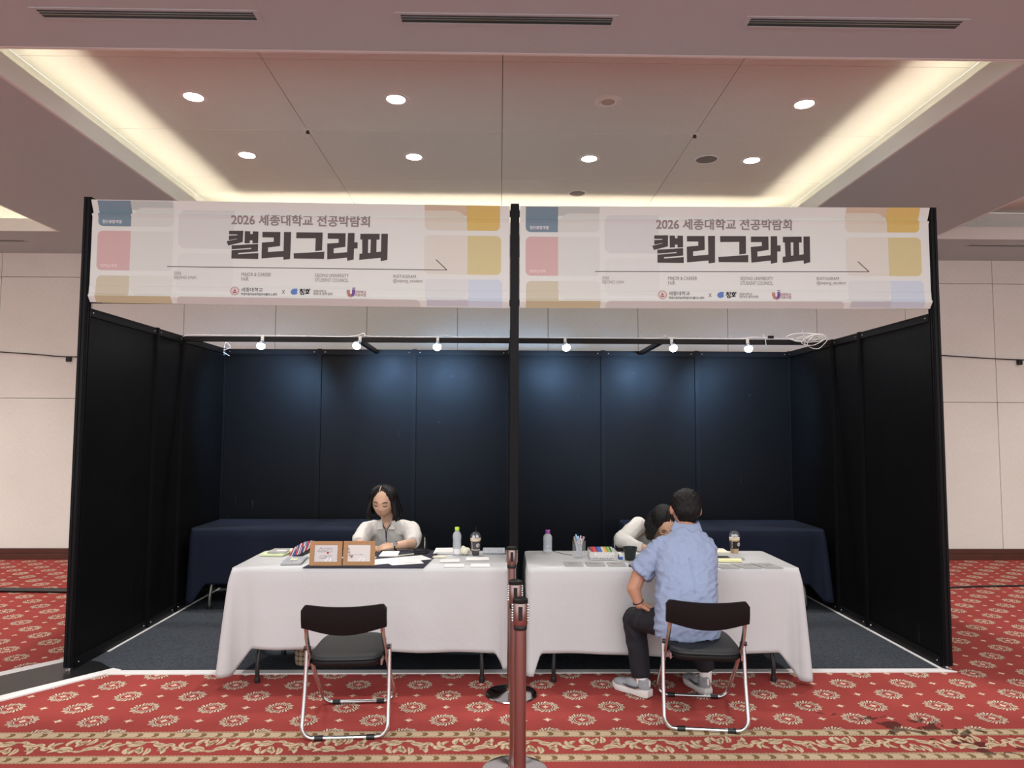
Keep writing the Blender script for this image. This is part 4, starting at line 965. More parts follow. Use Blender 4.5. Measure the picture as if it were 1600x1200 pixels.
# iced drinks
def iced(loc, liquid, sleeve, label):
    e = empty('iced_drink', loc, label, 'drink cup')
    MB().lathe([(.0255, .0), (.0275, .003), (.0385, .118)], n=30).build('plastic_cup', MT['glass'], e, 40)
    MB().lathe([(.0245, .003), (.0265, .006), (.0365, .100)], n=30).build('iced_coffee', liquid, e, 40)
    if sleeve: MB().lathe([(.0315, .038), (.0390, .092)], n=30, cap=False).build('sleeve', MT['dark'], e)
    else: MB().lathe([(.0312, .038), (.0316, .042)], n=30, cap=False).build('printed_band', MT['paper'], e)
    MB().lathe([(.0370, .101), (.0378, .117)], n=30).build('milk_foam', MT['foam'], e)
    MB().lathe([(.041, .116), (.042, .119), (.041, .122), (.039, .127), (.036, .142), (.028, .156), (.015, .164), (.010, .165)], n=30, cap=False).build('dome_lid', MT['glass'], e, 60)
    ic = MB(); rn = random.Random(int(loc[0] * 100))
    for k in range(7): ic.cbox((-.008, -.008, -.006), (.008, .008, .006), .002, Matrix.Translation((rn.uniform(-.02, .02), rn.uniform(-.02, .02), .127 + .006 * rn.random())) @ Matrix.Rotation(rn.random() * 2, 4, 'X') @ Matrix.Rotation(rn.random() * 2, 4, 'Z'))
    ic.build('ice', MT['frost'], e, 0)
    MB().tube([(.0, .004, .10), (.003, .006, .20)], .0032, 8).build('straw', MT['dark'], e)
    # round emblem facing the hall, laid on the cup wall
    lg = MB(); rr = .0135; cz = .072; a0 = .55
    for k in range(24):
        q = []
        for (aa, ra) in ((k, rr), (k + 1, rr), (k + 1, rr * .80), (k, rr * .80)):
            du, dz = ra * math.cos(2 * PI * aa / 24), ra * math.sin(2 * PI * aa / 24); z = cz + dz; R = (.0395 if sleeve else .0278 + .0110 * z / .118) + .0008 if sleeve else .0284 + (.0385 - .0275) * z / .118
            an = -PI / 2 + a0 + du / R; q.append((R * math.cos(an), R * math.sin(an), z))
        lg.add(q, [(0, 1, 2, 3)])
    for (u0, z0, u1, z1) in ((-.008, .004, .006, .008), (-.007, -.002, .009, .002), (-.008, -.006, .002, -.004)):
        q = []
        for du, dz in ((u0, z0 - .0015), (u1, z1 - .0015), (u1, z1 + .0015), (u0, z0 + .0015)):
            z = cz + dz; R = .0405 if sleeve else .0285 + .011 * z / .118; an = -PI / 2 + a0 + du / R; q.append((R * math.cos(an), R * math.sin(an), z))
        lg.add(q, [(0, 1, 2, 3)])
    for k in range(6):
        z = .045 + .009 * k; R = .0402 if sleeve else .0285 + .011 * z / .118
        q = []
        for da, dz in ((-.06, 0), (.06, 0), (.06, .005), (-.06, .005)): q.append((R * math.cos(-PI / 2 - .75 + da), R * math.sin(-PI / 2 - .75 + da), z + dz))
        lg.add(q, [(0, 1, 2, 3)])
    lg.build('printed_emblem', MT['paper'], e, 0)
iced((-.266, 5.15, ZT), MT['coffee'], False, 'iced black coffee in a domed cup on the left table')
iced((1.635, 5.215, ZT), MT['latte'], True, 'iced latte in a domed cup with a black sleeve on the right table')
mb = MB(); rn = random.Random(8)
for k in range(9): mb.ell((rn.uniform(-.025, .025), rn.uniform(-.02, .02), rn.uniform(.015, .04)), (rn.uniform(.016, .026),) * 3, 10, 7)
me = remesh(mb, .004, 1, lambda c: .004 * noise.noise(c * 45)); lo = min(v.co.z for v in me.vertices)
o = link('crumpled_napkin', me, MT['cream']); o.location = (-.335, 5.17, ZT - lo); tag(o, 'crumpled cream napkin between the bottle and the iced coffee', 'napkin')
e = empty('bubble_wrap_pack', (-.135, 5.29, ZT), 'grey bubble-wrap package at the right rear of the left table', 'package')
mb = MB().cbox((-.082, -.10, 0), (.085, .09, .014), .004); mb.build('package_body', mat('grey_wrap', (.42, .44, .47), .5), e, 0)
mb = MB()
for i in range(14):
    for j in range(15): mb.lathe([(.0042, 0), (.0032, .002), (.001, .0028)], (-.076 + .0118 * i, -.093 + .0122 * j, .014), 6)
o = mb.build('bubbles', mat('bubble_film', (.50, .52, .55), .25), e); o['kind'] = 'stuff'
e = empty('paper_stack', (-.50, 5.275, ZT), 'stack of white paper at the rear of the left table', 'paper stack')
for k in range(4): MB().box((-.075 + .004 * k, -.09 + .003 * (k % 2), .004 * k), (.07 + .002 * k, .09, .004 * k + .0034), Matrix.Rotation(.03 * k, 4, 'Z')).build('sheet', MT['paper'], e, 0)
sheet('beige_slip', [(-.565, 5.03), (-.475, 5.035), (-.478, 5.09), (-.56, 5.085)], .006, MT['cream'], 'small beige slip in front of the paper stack', 'paper')
for k, (pts, nm) in enumerate((([(-.50, 4.86), (-.365, 4.87), (-.37, 4.975), (-.50, 4.965)], 'rear left'), ([(-.325, 4.93), (-.165, 4.94), (-.17, 5.05), (-.325, 5.04)], 'rear right'), ([(-.46, 4.695), (-.325, 4.70), (-.33, 4.80), (-.46, 4.795)], 'front left'), ([(-.285, 4.70), (-.155, 4.705), (-.16, 4.81), (-.285, 4.805)], 'front right'))):
    o = sheet('paper_slip', pts, .003, MT['paper'], 'white paper slip, the %s one of four in front of the coffee' % nm, 'paper')
# right table
e = empty('pen_holder', (.472, 5.06, ZT), 'clear tall pen holder filled with pens on the right table', 'pen holder')
MB().lathe([(.047, 0), (.048, .003), (.048, .118), (.0462, .118), (.0462, .004)], n=32, cap=False).lathe([(.047, 0), (.047, .003)], n=32).build('holder_body', MT['glass'], e, 40)
HC = [((.70, .16, .18), 'red'), ((.62, .62, .64), 'silver'), ((.75, .74, .74), 'white'), ((.22, .16, .42), 'violet'), ((.60, .48, .22), 'gold'), ((.35, .36, .38), 'grey'), ((.30, .62, .80), 'sky blue'), ((.5, .5, .52), 'pewter'), ((.70, .68, .50), 'ivory'), ((.55, .30, .50), 'mauve'), ((.72, .72, .73), 'pearl')]
for k, (c, nm) in enumerate(HC):
    a = 2 * PI * k / 11 + .5; q = empty('pen', (.472, 5.06, ZT), '%s pen standing in the clear pen holder' % nm, 'pen')
    b0 = Vector((.026 * math.cos(a + 2), .026 * math.sin(a + 2), .006)); h = .135 + .012 * ((k * 7) % 4) / 3 + (.02 if nm == 'sky blue' else 0)
    b1 = Vector((.036 * math.cos(a), .036 * math.sin(a), h)); m1 = b0.lerp(b1, .7)
    MB().tube([b0, m1], .0042, 8).build('barrel', MT['frost'] if k % 2 else mat('hold_b%d' % k, (.45, .46, .48), .4), q); MB().tube([m1, b1], .0052, 8).build('cap', mat('hold_%d' % k, c, .4), q)
# basket with markers
e = empty('wire_basket', (.635, 5.045, ZT), 'white lattice basket full of colour markers on the right table', 'basket'); mb = MB(); w, d, H = .092, .088, .052
for z in (.002, .018, .034, .052):
    for s in (-1, 1): mb.box((-w, s * d - .0015, z - .002), (w, s * d + .0015, z + .002)).box((s * w - .0015, -d, z - .002), (s * w + .0015, d, z + .002))
for i in range(13):
    x = -w + 2 * w * i / 12
    for s in (-1, 1): mb.box((x - .002, s * d - .0015, 0), (x + .002, s * d + .0015, H))
for i in range(12):
    y = -d + 2 * d * i / 11
    for s in (-1, 1): mb.box((s * w - .0015, y - .002, 0), (s * w + .0015, y + .002, H))
mb.box((-w, -d, 0), (w, d, .002)).build('lattice', MT['paper'], e, 0)
KC = [((.10, .08, .08), 'black'), ((.35, .05, .08), 'maroon'), ((.60, .04, .04), 'red'), ((.70, .12, .08), 'scarlet'), ((.30, .06, .10), 'wine'), ((.05, .09, .40), 'blue'), ((.08, .20, .55), 'bright blue'), ((.12, .13, .35), 'indigo'), ((.66, .64, .60), 'white'), ((.70, .50, .12), 'yellow'), ((.72, .32, .10), 'orange'), ((.15, .42, .10), 'green'), ((.35, .50, .12), 'leaf green'), ((.05, .12, .08), 'dark green'), ((.55, .60, .48), 'sage')]
for k, (c, nm) in enumerate(KC):
    q = empty('marker', (.635 - .080 + .0114 * k, 5.045, ZT + .0), '%s marker standing in the white lattice basket' % nm, 'pen'); ang = .10 * math.sin(k * 2.1)
    MB().tube([(0, -.075, .012), (-.004, -.03, .036)], .0048, 8).build('barrel', MT['paper'], q); MB().tube([(-.004, -.03, .036), (-.012, .045, .066)], .0054, 8).build('cap', mat('mk_%d' % k, c, .4), q)
e = empty('correction_packet', (.758, 5.03, ZT), 'small white and blue packet between basket and black cup', 'packet'); MB().cbox((-.013, -.05, 0), (.013, .04, .016), .002).build('blue_part', mat('packet_blue', (.06, .16, .55), .5), e, 0); MB().cbox((-.013, -.05, .0165), (.013, .04, .034), .002).build('white_part', MT['paper'], e, 0)
e = empty('black_cup', (.818, 4.965, ZT), 'black scalloped cup beside the man\'s arm on the right table', 'cup'); vs = []; fs = []; n = 48
pr = [(.034, 0), (.036, .004), (.041, .055), (.046, .066), (.050, .088), (.047, .087), (.043, .066), (.037, .02), (.0, .02)]
for j, (r, z) in enumerate(pr):
    for k in range(n):
        a = 2 * PI * k / n; sc = 1 + (.022 * math.cos(a * 12) if z > .06 else 0); vs.append((r * sc * math.cos(a), r * sc * math.sin(a), z))
for j in range(len(pr) - 1):
    for k in range(n): fs.append((j * n + k, j * n + (k + 1) % n, (j + 1) * n + (k + 1) % n, (j + 1) * n + k))
fs.append(tuple(range(n - 1, -1, -1))); MB().add(vs, fs).build('cup_body', mat('green_black', (.010, .018, .016), .5), e, 50); MB().lathe([(.0385, .035), (.02, .036)], n=24).build('water_fill', MT['dark'], e)
card_m = mat('silver_card', (.40, .395, .385), .4, var=.12, vscale=25)
CARDS = [([(.345, 4.73), (.465, 4.73), (.470, 4.885), (.343, 4.885)], 'first from the left'), ([(.490, 4.73), (.612, 4.73), (.620, 4.885), (.492, 4.885)], 'second from the left'), ([(.632, 4.73), (.752, 4.73), (.762, 4.885), (.638, 4.885)], 'third from the left'), ([(.775, 4.75), (.87, 4.75), (.88, 4.875), (.782, 4.875)], 'fourth from the left, by the man\'s arm'),
 ([(1.365, 4.665), (1.492, 4.665), (1.46, 4.80), (1.335, 4.80)], 'third from the right'), ([(1.51, 4.665), (1.636, 4.665), (1.60, 4.83), (1.475, 4.83)], 'second from the right'), ([(1.652, 4.665), (1.776, 4.665), (1.745, 4.84), (1.615, 4.84)], 'last at the right corner')]
for k, (pts, nm) in enumerate(CARDS):
    o = sheet('calligraphy_card', pts, .002, card_m, 'silver card %s on the right table' % nm, 'card'); scribble(o, -.045, .045, -.035, .04, .0025, 3, MT['ink'], 40 + k)
o = MB().cbox((-.02, -.035, 0), (.02, .035, .010), .003, Matrix.Rotation(1.1, 4, 'Z')).build('black_eraser', MT['black'], smooth=0); o.location = (.80, 4.715, ZT); tag(o, 'small black clip by the man\'s sleeve on the table', 'clip')
sheet('clear_folder', [(.885, 4.94), (1.05, 4.94), (1.04, 5.16), (.86, 5.16)], .004, MT['frost'], 'clear folder lying beside the black cup', 'folder')
sheet('drawing_paper', [(.87, 5.18), (1.12, 5.12), (1.14, 5.30), (.86, 5.335)], .003, MT['paper'], 'white paper under the bent woman\'s hands', 'paper')
e = empty('book', (1.50, 5.03, ZT), 'grey book behind the yellow pad right of the man', 'book'); MB().cbox((-.14, -.075, 0), (.12, .11, .014), .002).build('cover', MT['paper2'], e, 0); MB().box((-.139, -.073, .0142), (.02, .0, .0148)).build('cover_print', MT['steel'], e, 0)
sheet('yellow_pad', [(1.33, 4.875), (1.575, 4.875), (1.585, 4.945), (1.33, 4.945)], .013, MT['yell'], 'pale yellow pad in front of the grey book', 'note pad')
sheet('white_paper_pile', [(1.40, 5.20), (1.58, 5.16), (1.585, 5.335), (1.40, 5.335)], .018, MT['cream'], 'white paper pile beside the iced latte', 'paper stack')
o = MB().tube(curve_pts([(.31, 5.30, ZT + .003), (.345, 5.22, ZT + .003), (.385, 5.16, ZT + .003), (.42, 5.13, ZT + .003), (.43, 5.125, ZT + .003)]), .0018, 6).build('thin_cord', MT['cable']); tag(o, 'thin dark cord lying between bottle and pen holder', 'cord')
# plaid bag under the left table
def plaid():
    m, t, p = new_mat('plaid_cloth'); tc = t.nodes.new('ShaderNodeTexCoord'); sp = t.nodes.new('ShaderNodeSeparateXYZ'); t.links.new(tc.outputs['Object'], sp.inputs[0])
    X, Zz = N(t, sp.outputs[0]), N(t, sp.outputs[2]); f = ((X * 190.0).f('SINE').gt(.5) + (Zz * 190.0).f('SINE').gt(.5)) * .5
    mx = t.nodes.new('ShaderNodeMix'); mx.data_type = 'RGBA'; t.links.new(f.k, mx.inputs[0]); mx.inputs[6].default_value = (.45, .35, .22, 1); mx.inputs[7].default_value = (.07, .05, .04, 1)
    t.links.new(mx.outputs[2], p.inputs['Base Color']); p.inputs['Roughness'].default_value = .9; return m
e = empty('plaid_bag', (-1.42, 5.05, .006), 'brown plaid cloth bag on the floor under the left table', 'bag')
me = remesh(MB().loft([((0, 0, .005), .09, .05, 0), ((0, 0, .05), .10, .06, 0), ((0, 0, .16), .09, .05, 0), ((0, 0, .24), .06, .02, 0)]), .008, 3, lambda c: .006 * noise.noise(c * 25)); link('bag_body', me, plaid(), e)
MB().tube(curve_pts([(-.05, 0, .23), (-.06, 0, .30), (0, 0, .34), (.06, 0, .30), (.05, 0, .23)]), .006, 8).build('handle', MT['dark'], e)

# ================================================================ PEOPLE
def head_mesh(mb, M4, s=1.0, female=True):
    """smooth head, local: +Y face, +Z up, origin at head centre; 0.23 m tall"""
    n, m = 48, 36; vs = []; fs = []
    def g(v, c, w): return math.exp(-((v - c) / w) ** 2)
    for i in range(m + 1):
        ph = PI * i / m; cz = math.cos(ph)
        for k in range(n):
            th = 2 * PI * k / n; x = math.sin(ph) * math.cos(th); y = math.sin(ph) * math.sin(th); z = cz
            X, Y, Zq = x * .074, y * .093, z * .113
            if z < 0: tp = 1 - .30 * (-z) ** 1.5; X *= tp; Y *= (1 - .10 * (-z)) ; Y += .012 * (-z) if y > 0 else .035 * (-z) ** 1.2
            if y > 0:
                f = max(0, y) ** .5
                Y -= .006 * f * g(Zq, .010, .014) * (g(X, .030, .016) + g(X, -.030, .016))
                Y += .019 * f * g(X, 0, .0105) * g(Zq, -.026, .016) + .008 * f * g(X, 0, .008) * g(Zq, -.004, .02)
                Y += .004 * f * g(X, 0, .022) * (g(Zq, -.056, .006) + g(Zq, -.067, .006)) + .005 * f * g(X, 0, .02) * g(Zq, -.098, .014)
                Y += .004 * f * g(Zq, .030, .012) * g(X, 0, .05)
                Y += .004 * f * (g(X, .042, .018) + g(X, -.042, .018)) * g(Zq, -.025, .02)
            vs.append(M4 @ (Vector((X, Y, Zq)) * s))
    for i in range(m):
        for k in range(n): fs.append((i * n + k, (i + 1) * n + k, (i + 1) * n + (k + 1) % n, i * n + (k + 1) % n))
    mb.add(vs, fs)
    for sx in (-1, 1):      # ears
        mb.ell(M4 @ (Vector((sx * .077, -.008, -.008)) * s), (.008 * s, .018 * s, .030 * s), 12, 10, M4.to_3x3().to_4x4() @ Matrix.Rotation(sx * -.35, 4, 'Z'))
        mb.ell(M4 @ (Vector((sx * .074, .0, -.026)) * s), (.007 * s, .010 * s, .011 * s), 10, 8, M4.to_3x3().to_4x4())
def face_parts(e, M4, s, closed=True):
    def arc(pts, r, name, m, flat=None):
        MB().tube([M4 @ (Vector(p) * s) for p in pts], [r * s * q for q in (.45, 1, 1, .9, .4)][:len(pts)], 8, flat=flat).build(name, m, e)
    for sx in (-1, 1):
        arc([(sx * .050, .0745, .030), (sx * .040, .083, .036), (sx * .030, .0880, .037), (sx * .020, .0905, .034), (sx * .014, .0915, .031)], .0036, 'eyebrow', MT['dark'])
        arc([(sx * .046, .0745, .008), (sx * .038, .0815, .0035), (sx * .030, .0850, .002), (sx * .022, .0865, .0035), (sx * .015, .0865, .007)], .0032, 'eyelashes', MT['dark'])
    arc([(-.021, .0895, -.061), (-.010, .0965, -.060), (0, .0985, -.0605), (.010, .0965, -.060), (.021, .0895, -.061)], .0052, 'lips', MT['lips'], .7)
    for sx in (-1, 1): MB().ell(M4 @ (Vector((sx * .006, .1045, -.037)) * s), (.0022 * s, .003 * s, .0016 * s), 8, 6).build('nostril', MT['lips'], e)
def hand(mb, wrist, direction, normal, curl=.4, s=1.0, spread=.12, thumb_side=1, thumb_len=1.0, point=False):
    """palm + five fingers. direction: wrist->knuckles, normal: back of the hand"""
    W0 = Vector(wrist); D = Vector(direction).normalized(); Nn = Vector(normal); Nn = (Nn - D * Nn.dot(D)).normalized(); S = D.cross(Nn) * thumb_side
    for k in range(5): mb.cap(W0 + D * .006 * s + S * (k - 2) * .009 * s, W0 + D * .078 * s + S * (k - 2) * .0165 * s, .0125 * s, .0105 * s, 8)
    for k, L in enumerate((.066, .076, .070, .054)):
        off = (1.5 - k); p = W0 + D * .082 * s + S * off * .0205 * s; a = -off * 0 + 0; dd = (D + S * off * spread).normalized(); c = curl * (.15 if point and k == 0 else 1)
        r = .0088 * s
        for q, l in enumerate((.45, .30, .25)):
            c2_ = c * (.6 + .5 * q); dd = (dd * math.cos(c2_) - Nn * math.sin(c2_)).normalized() if q or c else dd
            p2 = p + dd * L * l * s; mb.cap(p, p2, r, r * .9, 8); p = p2; r *= .9
    t0 = W0 + D * .02 * s + S * .032 * s; t1 = t0 + (D * .7 + S * .75 - Nn * .15).normalized() * .036 * s * thumb_len; t2 = t1 + (D * .95 + S * .30 - Nn * .35).normalized() * .032 * s * thumb_len
    mb.cap(t0, t1, .0125 * s, .0105 * s, 8); mb.cap(t1, t2, .0105 * s, .0085 * s, 8)
def frame_m(loc, pitch_, yaw_, roll_):
    """head frame: yaw_ about Z first sets facing (0 = +Y), pitch_ positive looks down"""
    return Matrix.Translation(loc) @ Matrix.Rotation(yaw_, 4, 'Z') @ Matrix.Rotation(-pitch_, 4, 'X') @ Matrix.Rotation(roll_, 4, 'Y')
def wr(amp, sc, st=(1, 1, 1)):
    def f(c):
        q = Vector((c.x * st[0], c.y * st[1], c.z * st[2])) * sc
        a = noise.noise(q + Vector((noise.noise(q * .5) * 1.5, 0, noise.noise(q * .4 + Vector((5, 3, 1))) * 1.5)))
        return amp * (1 - 2.2 * abs(a)) + amp * .5 * noise.noise(q * 2.3)
    return f
def finish(e, pairs):
    """world-space part meshes -> children of the person empty"""
    for o in e.children:
        if not o.get('_local'):
            for v in o.data.vertices: v.co -= e.location
            o['_local'] = 1
    for o in e.children: del o['_local']

# --- woman at the left table, facing the hall ------------------------------------------------
e = empty('person', (-.95, 5.72, 0), 'person in a white puff-sleeved blouse with black bob and lanyard, reading down', 'person')
HM = frame_m((-.992, 5.505, 1.083), .50, PI - .0 + -.22 * -1 * -1, .05); HS_ = 1.0
HM = frame_m((-.990, 5.505, 1.083), .33, PI - .12, -.05) @ Matrix.Diagonal((1.13, 1.06, 1.0, 1))
sk = MB(); head_mesh(sk, HM)
sk.chain([(-.985, 5.53, 1.03), (-.975, 5.585, .96), (-.965, 5.63, .90)], [.050, .047, .055])
sk.loft([((-.955, 5.80, .47), .15, .10, 0), ((-.955, 5.78, .60), .125, .085, 0), ((-.96, 5.70, .78), .14, .09, .2), ((-.965, 5.64, .875), .12, .07, .3)])
for sx in (-1, 1):
    sk.chain([(-.955 + sx * .08, 5.78, .48), (-.955 + sx * .10, 5.40, .47), (-.955 + sx * .10, 5.48, .10)], [.07, .055, .035]); sk.cap((-.955 + sx * .10, 5.47, .045), (-.955 + sx * .12, 5.35, .03), .033, .026)
# her left arm (image right): elbow out, forearm across to the centre
sk.chain([(-.83, 5.64, .86), (-.765, 5.50, .795), (-.755, 5.40, .780), (-.80, 5.335, .785), (-.885, 5.29, .780)], [.042, .040, .037, .034, .024])
hand(sk, (-.885, 5.29, .782), (-1, -.10, -.12), (.05, -.45, 1), .55, .86, .05, 1)
# her right arm: hidden behind the frames, index finger pointing
sk.chain([(-1.10, 5.64, .86), (-1.15, 5.47, .80), (-1.145, 5.38, .785), (-1.09, 5.31, .778)], [.042, .040, .034, .024])
hand(sk, (-1.09, 5.31, .778), (1, -.28, -.14), (-.1, -.1, 1), .5, .86, .04, -1, point=True)
link('body', remesh(sk, .0035, 3), MT['skin'], e)
face_parts(e, HM, 1.0)
# blouse
bl = MB()
bl.loft([((-.955, 5.80, .46), .185, .125, 0), ((-.955, 5.78, .60), .165, .115, 0), ((-.958, 5.72, .74), .175, .115, .2), ((-.962, 5.67, .83), .178, .105, .3), ((-.965, 5.645, .885), .145, .082, .3), ((-.968, 5.63, .915), .085, .062, .4)], 32)
bl.chain([(-.86, 5.65, .865), (-.785, 5.60, .850)], [.062, .068]); bl.chain([(-.785, 5.60, .850), (-.758, 5.50, .808)], [.070, .062]); bl.tube([(-.765, 5.53, .82), (-.748, 5.41, .785)], [.070, .052], 16)
bl.chain([(-1.07, 5.65, .865), (-1.135, 5.60, .850)], [.062, .066]); bl.chain([(-1.135, 5.60, .850), (-1.160, 5.48, .800)], [.066, .060]); bl.tube([(-1.15, 5.52, .81), (-1.15, 5.38, .785)], [.066, .050], 16)
link('blouse', remesh(bl, .006, 4, wr(.0045, 13, (1, 1, .6))), MT['blouse'], e)
cl = MB()     # open collar and placket
for sx in (-1, 1):
    n0 = Vector((-.968 + sx * .056, 5.600, .930)); tipp = Vector((-.975 + sx * .068, 5.545, .865)); inn = Vector((-.978 + sx * .020, 5.535, .868)); bk = Vector((-.968 + sx * .050, 5.66, .945))
    vs = [bk, n0 + Vector((sx * .018, 0, -.012)), tipp, inn, n0 + Vector((-sx * .010, -.01, -.01))]
    nn = Vector((0, -.004, .003)); cl.add(vs + [v + nn for v in vs], [(0, 1, 2, 3, 4), (9, 8, 7, 6, 5)] + [(i, (i + 1) % 5, 5 + (i + 1) % 5, 5 + i) for i in range(5)])
cl.build('collar', MT['blouse'], e, 0)
MB().ell((-.975, 5.572, .895), (.028, .02, .034), 16, 12).build('neckline_skin', MT['skin'], e)
pk = MB()
for k in range(3): pk.ell((-.978, 5.553 + .004 * k, .835 - .035 * k), (.0045, .002, .0045), 10, 6)
pk.build('shirt_buttons', MT['trim'], e)
MB().tube(curve_pts([(-1.015, 5.60, .945), (-1.00, 5.560, .90), (-.978, 5.543, .855), (-.975, 5.552, .80), (-.972, 5.57, .76)], 6), .0032, 6).tube(curve_pts([(-.925, 5.60, .945), (-.945, 5.560, .90), (-.968, 5.543, .855), (-.972, 5.552, .80)], 6), .0032, 6).build('lanyard', mat('navy_cord', (.015, .015, .05), .6), e)
wt = MB(); wt.tube([Vector((-.862, 5.303, .781)) + Vector((.006 * math.cos(a), .030 * math.cos(a + .0), .030 * math.sin(a))) for a in [2 * PI * k / 20 for k in range(20)]], .0055, 6, closed=True).build('watch_strap', MT['dark'], e)
MB().lathe([(.017, 0), (.017, .006), (.014, .009)], (-.862, 5.275, .797), 18, Matrix.Rotation(.9, 4, 'X')).build('watch_case', MT['chrome'], e)
# skirt / lower clothes
tr = MB(); tr.loft([((-.955, 5.80, .40), .18, .13, 0), ((-.955, 5.80, .52), .165, .12, 0)], 24)
for sx in (-1, 1): tr.chain([(-.955 + sx * .08, 5.78, .47), (-.955 + sx * .10, 5.42, .47), (-.955 + sx * .10, 5.48, .14)], [.095, .075, .06])
link('trousers', remesh(tr, .010, 3), MT['trouser'], e)
sh = MB()
for sx in (-1, 1): sh.cap((-.955 + sx * .10, 5.48, .042), (-.955 + sx * .12, 5.33, .036), .040, .034); 
link('shoes', remesh(sh, .006, 2), MT['dark'], e)
# hair: bob parted on the crown, locks falling to the shoulders
def bob(e, HM, locks, part_x=.012, s=1.0, seed=1, drop=.19, name='hair'):
    rn = random.Random(seed); hb = MB(); T = lambda p: HM @ (Vector(p) * s)
    hb.ell(HM @ (Vector((0, -.018, .022)) * s), (.085 * s, .095 * s, .100 * s), 28, 18, HM.to_3x3().to_4x4())
    return hb
hb = bob(e, HM, 20)
def lock(hb, HM, side, a, length, s=1.0, hang=Vector((0, 0, -1)), flick=.0):
    """a: 0 front .. 1 back around the head side; path from parting over the skull then hanging down in world z"""
    th = .34 * PI + a * .62 * PI      # angle from face direction
    dirx, diry = side * math.sin(th), math.cos(th)
    P = []
    for q in (.05, .25, .5, .75, 1.0):
        ph = q * PI / 2
        P.append(HM @ (Vector((.012 * (1 - q) + dirx * .084 * math.sin(ph), -.008 + diry * .093 * math.sin(ph), .022 + .098 * math.cos(ph))) * s))
    end = P[-1]; out = (HM.to_3x3() @ Vector((dirx, diry, 0))).normalized(); down = (HM.to_3x3() @ Vector((0, -.1, -1))).normalized() * .45 + hang * .55
    P.append(end + down * length * .35 + out * .017); P.append(end + down * length * .7 + out * .026); P.append(end + down * length + out * (.010 + flick))
    hb.tube(curve_pts(P, 4), [.010 + .010 * min(1, k / 10) for k in range(4 * (len(P) - 1) - 3)] + [.018, .014, .009, .004], 8)
for side in (-1, 1):
    for k in range(9): lock(hb, HM, side, k / 8, .15 + .02 * math.sin(k * 2.2), flick=.012 * (k % 3 - 1), hang=Vector((0, -.30 if k < 3 else -.05, -1)))
me = remesh(hb, .0045, 2, lambda c: .0018 * noise.noise(Vector((c.x * 90, c.y * 90, c.z * 12))))
# open the hair over the face: remove whatever lies in front of the face oval
bm = bmesh.new(); bm.from_mesh(me); inv = HM.inverted()
dead = []
for v in bm.verts:
    q = inv @ v.co
    if q.y > .020 and (q.x / .066) ** 2 + ((q.z + .048) / .080) ** 2 < 1: dead.append(v)
bmesh.ops.delete(bm, geom=dead, context='VERTS'); bm.to_mesh(me); bm.free()
link('hair', me, MT['hair'], e)
MB().tube([HM @ Vector(p) for p in ((.010, .060, .106), (.013, .035, .119), (.016, .008, .1245), (.014, -.02, .1235))], .0022, 6).build('hair_parting', MT['skin'], e)
finish(e, 0); e.location.z = .005

# --- woman bent over at the right table --------------------------------------------------------
e = empty('person', (1.10, 5.74, 0), 'person in a white long-sleeved top bent low over the right table', 'person')
HM = frame_m((1.125, 5.27, .965), 1.0, PI + .35, .15)
sk = MB(); head_mesh(sk, HM); sk.chain([(1.12, 5.34, .985), (1.11, 5.42, .955), (1.10, 5.50, .90)], [.05, .048, .055])
sk.loft([((1.10, 5.80, .47), .15, .10, 0), ((1.10, 5.74, .62), .125, .085, .3), ((1.10, 5.60, .78), .14, .09, .6), ((1.10, 5.51, .87), .12, .07, .7)])
for sx in (-1, 1):
    sk.chain([(1.10 + sx * .08, 5.78, .48), (1.10 + sx * .10, 5.40, .47), (1.10 + sx * .10, 5.48, .10)], [.07, .055, .035]); sk.cap((1.10 + sx * .10, 5.47, .045), (1.10 + sx * .12, 5.35, .03), .033, .026)
sk.chain([(.965, 5.50, .90), (.83, 5.37, .80), (.99, 5.24, .775)], [.045, .036, .024]); hand(sk, (.99, 5.24, .777), (1, -.2, -.08), (-.1, -.2, 1), .5, .86, .05, -1)
sk.chain([(1.24, 5.50, .90), (1.37, 5.40, .80), (1.24, 5.24, .775)], [.045, .036, .024]); hand(sk, (1.24, 5.24, .777), (-1, -.2, -.08), (.1, -.2, 1), .5, .86, .05, 1)
link('body', remesh(sk, .004, 3), MT['skin'], e); face_parts(e, HM, 1.0)
bl = MB(); bl.loft([((1.10, 5.80, .45), .18, .125, 0), ((1.10, 5.74, .62), .165, .115, .3), ((1.10, 5.62, .78), .175, .115, .6), ((1.10, 5.53, .87), .165, .10, .7), ((1.105, 5.47, .925), .12, .075, .8), ((1.11, 5.44, .945), .07, .055, .9)], 32)
bl.chain([(.98, 5.50, .905), (.835, 5.39, .812)], [.065, .060]); bl.chain([(.835, 5.39, .812), (.90, 5.31, .787)], [.058, .044]); bl.tube([(.90, 5.31, .787), (.965, 5.262, .779)], [.044, .033], 14)
bl.chain([(1.23, 5.50, .905), (1.36, 5.41, .82), (1.30, 5.31, .785)], [.065, .056, .040])
link('knit_top', remesh(bl, .006, 4, wr(.005, 11, (1, 1, 1))), MT['knit'], e)
MB().tube(curve_pts([(1.06, 5.43, .95), (1.055, 5.39, .90), (1.07, 5.38, .85)], 5), .004, 6).build('lanyard', mat('pink_cord', (.75, .08, .25), .6), e)
tr = MB(); tr.loft([((1.10, 5.80, .40), .18, .13, 0), ((1.10, 5.80, .52), .165, .12, 0)], 24)
for sx in (-1, 1): tr.chain([(1.10 + sx * .08, 5.78, .47), (1.10 + sx * .10, 5.42, .47), (1.10 + sx * .10, 5.48, .14)], [.095, .075, .06])
link('trousers', remesh(tr, .010, 3), MT['trouser'], e)
sh = MB()
for sx in (-1, 1): sh.cap((1.10 + sx * .10, 5.48, .042), (1.10 + sx * .12, 5.33, .036), .040, .034)
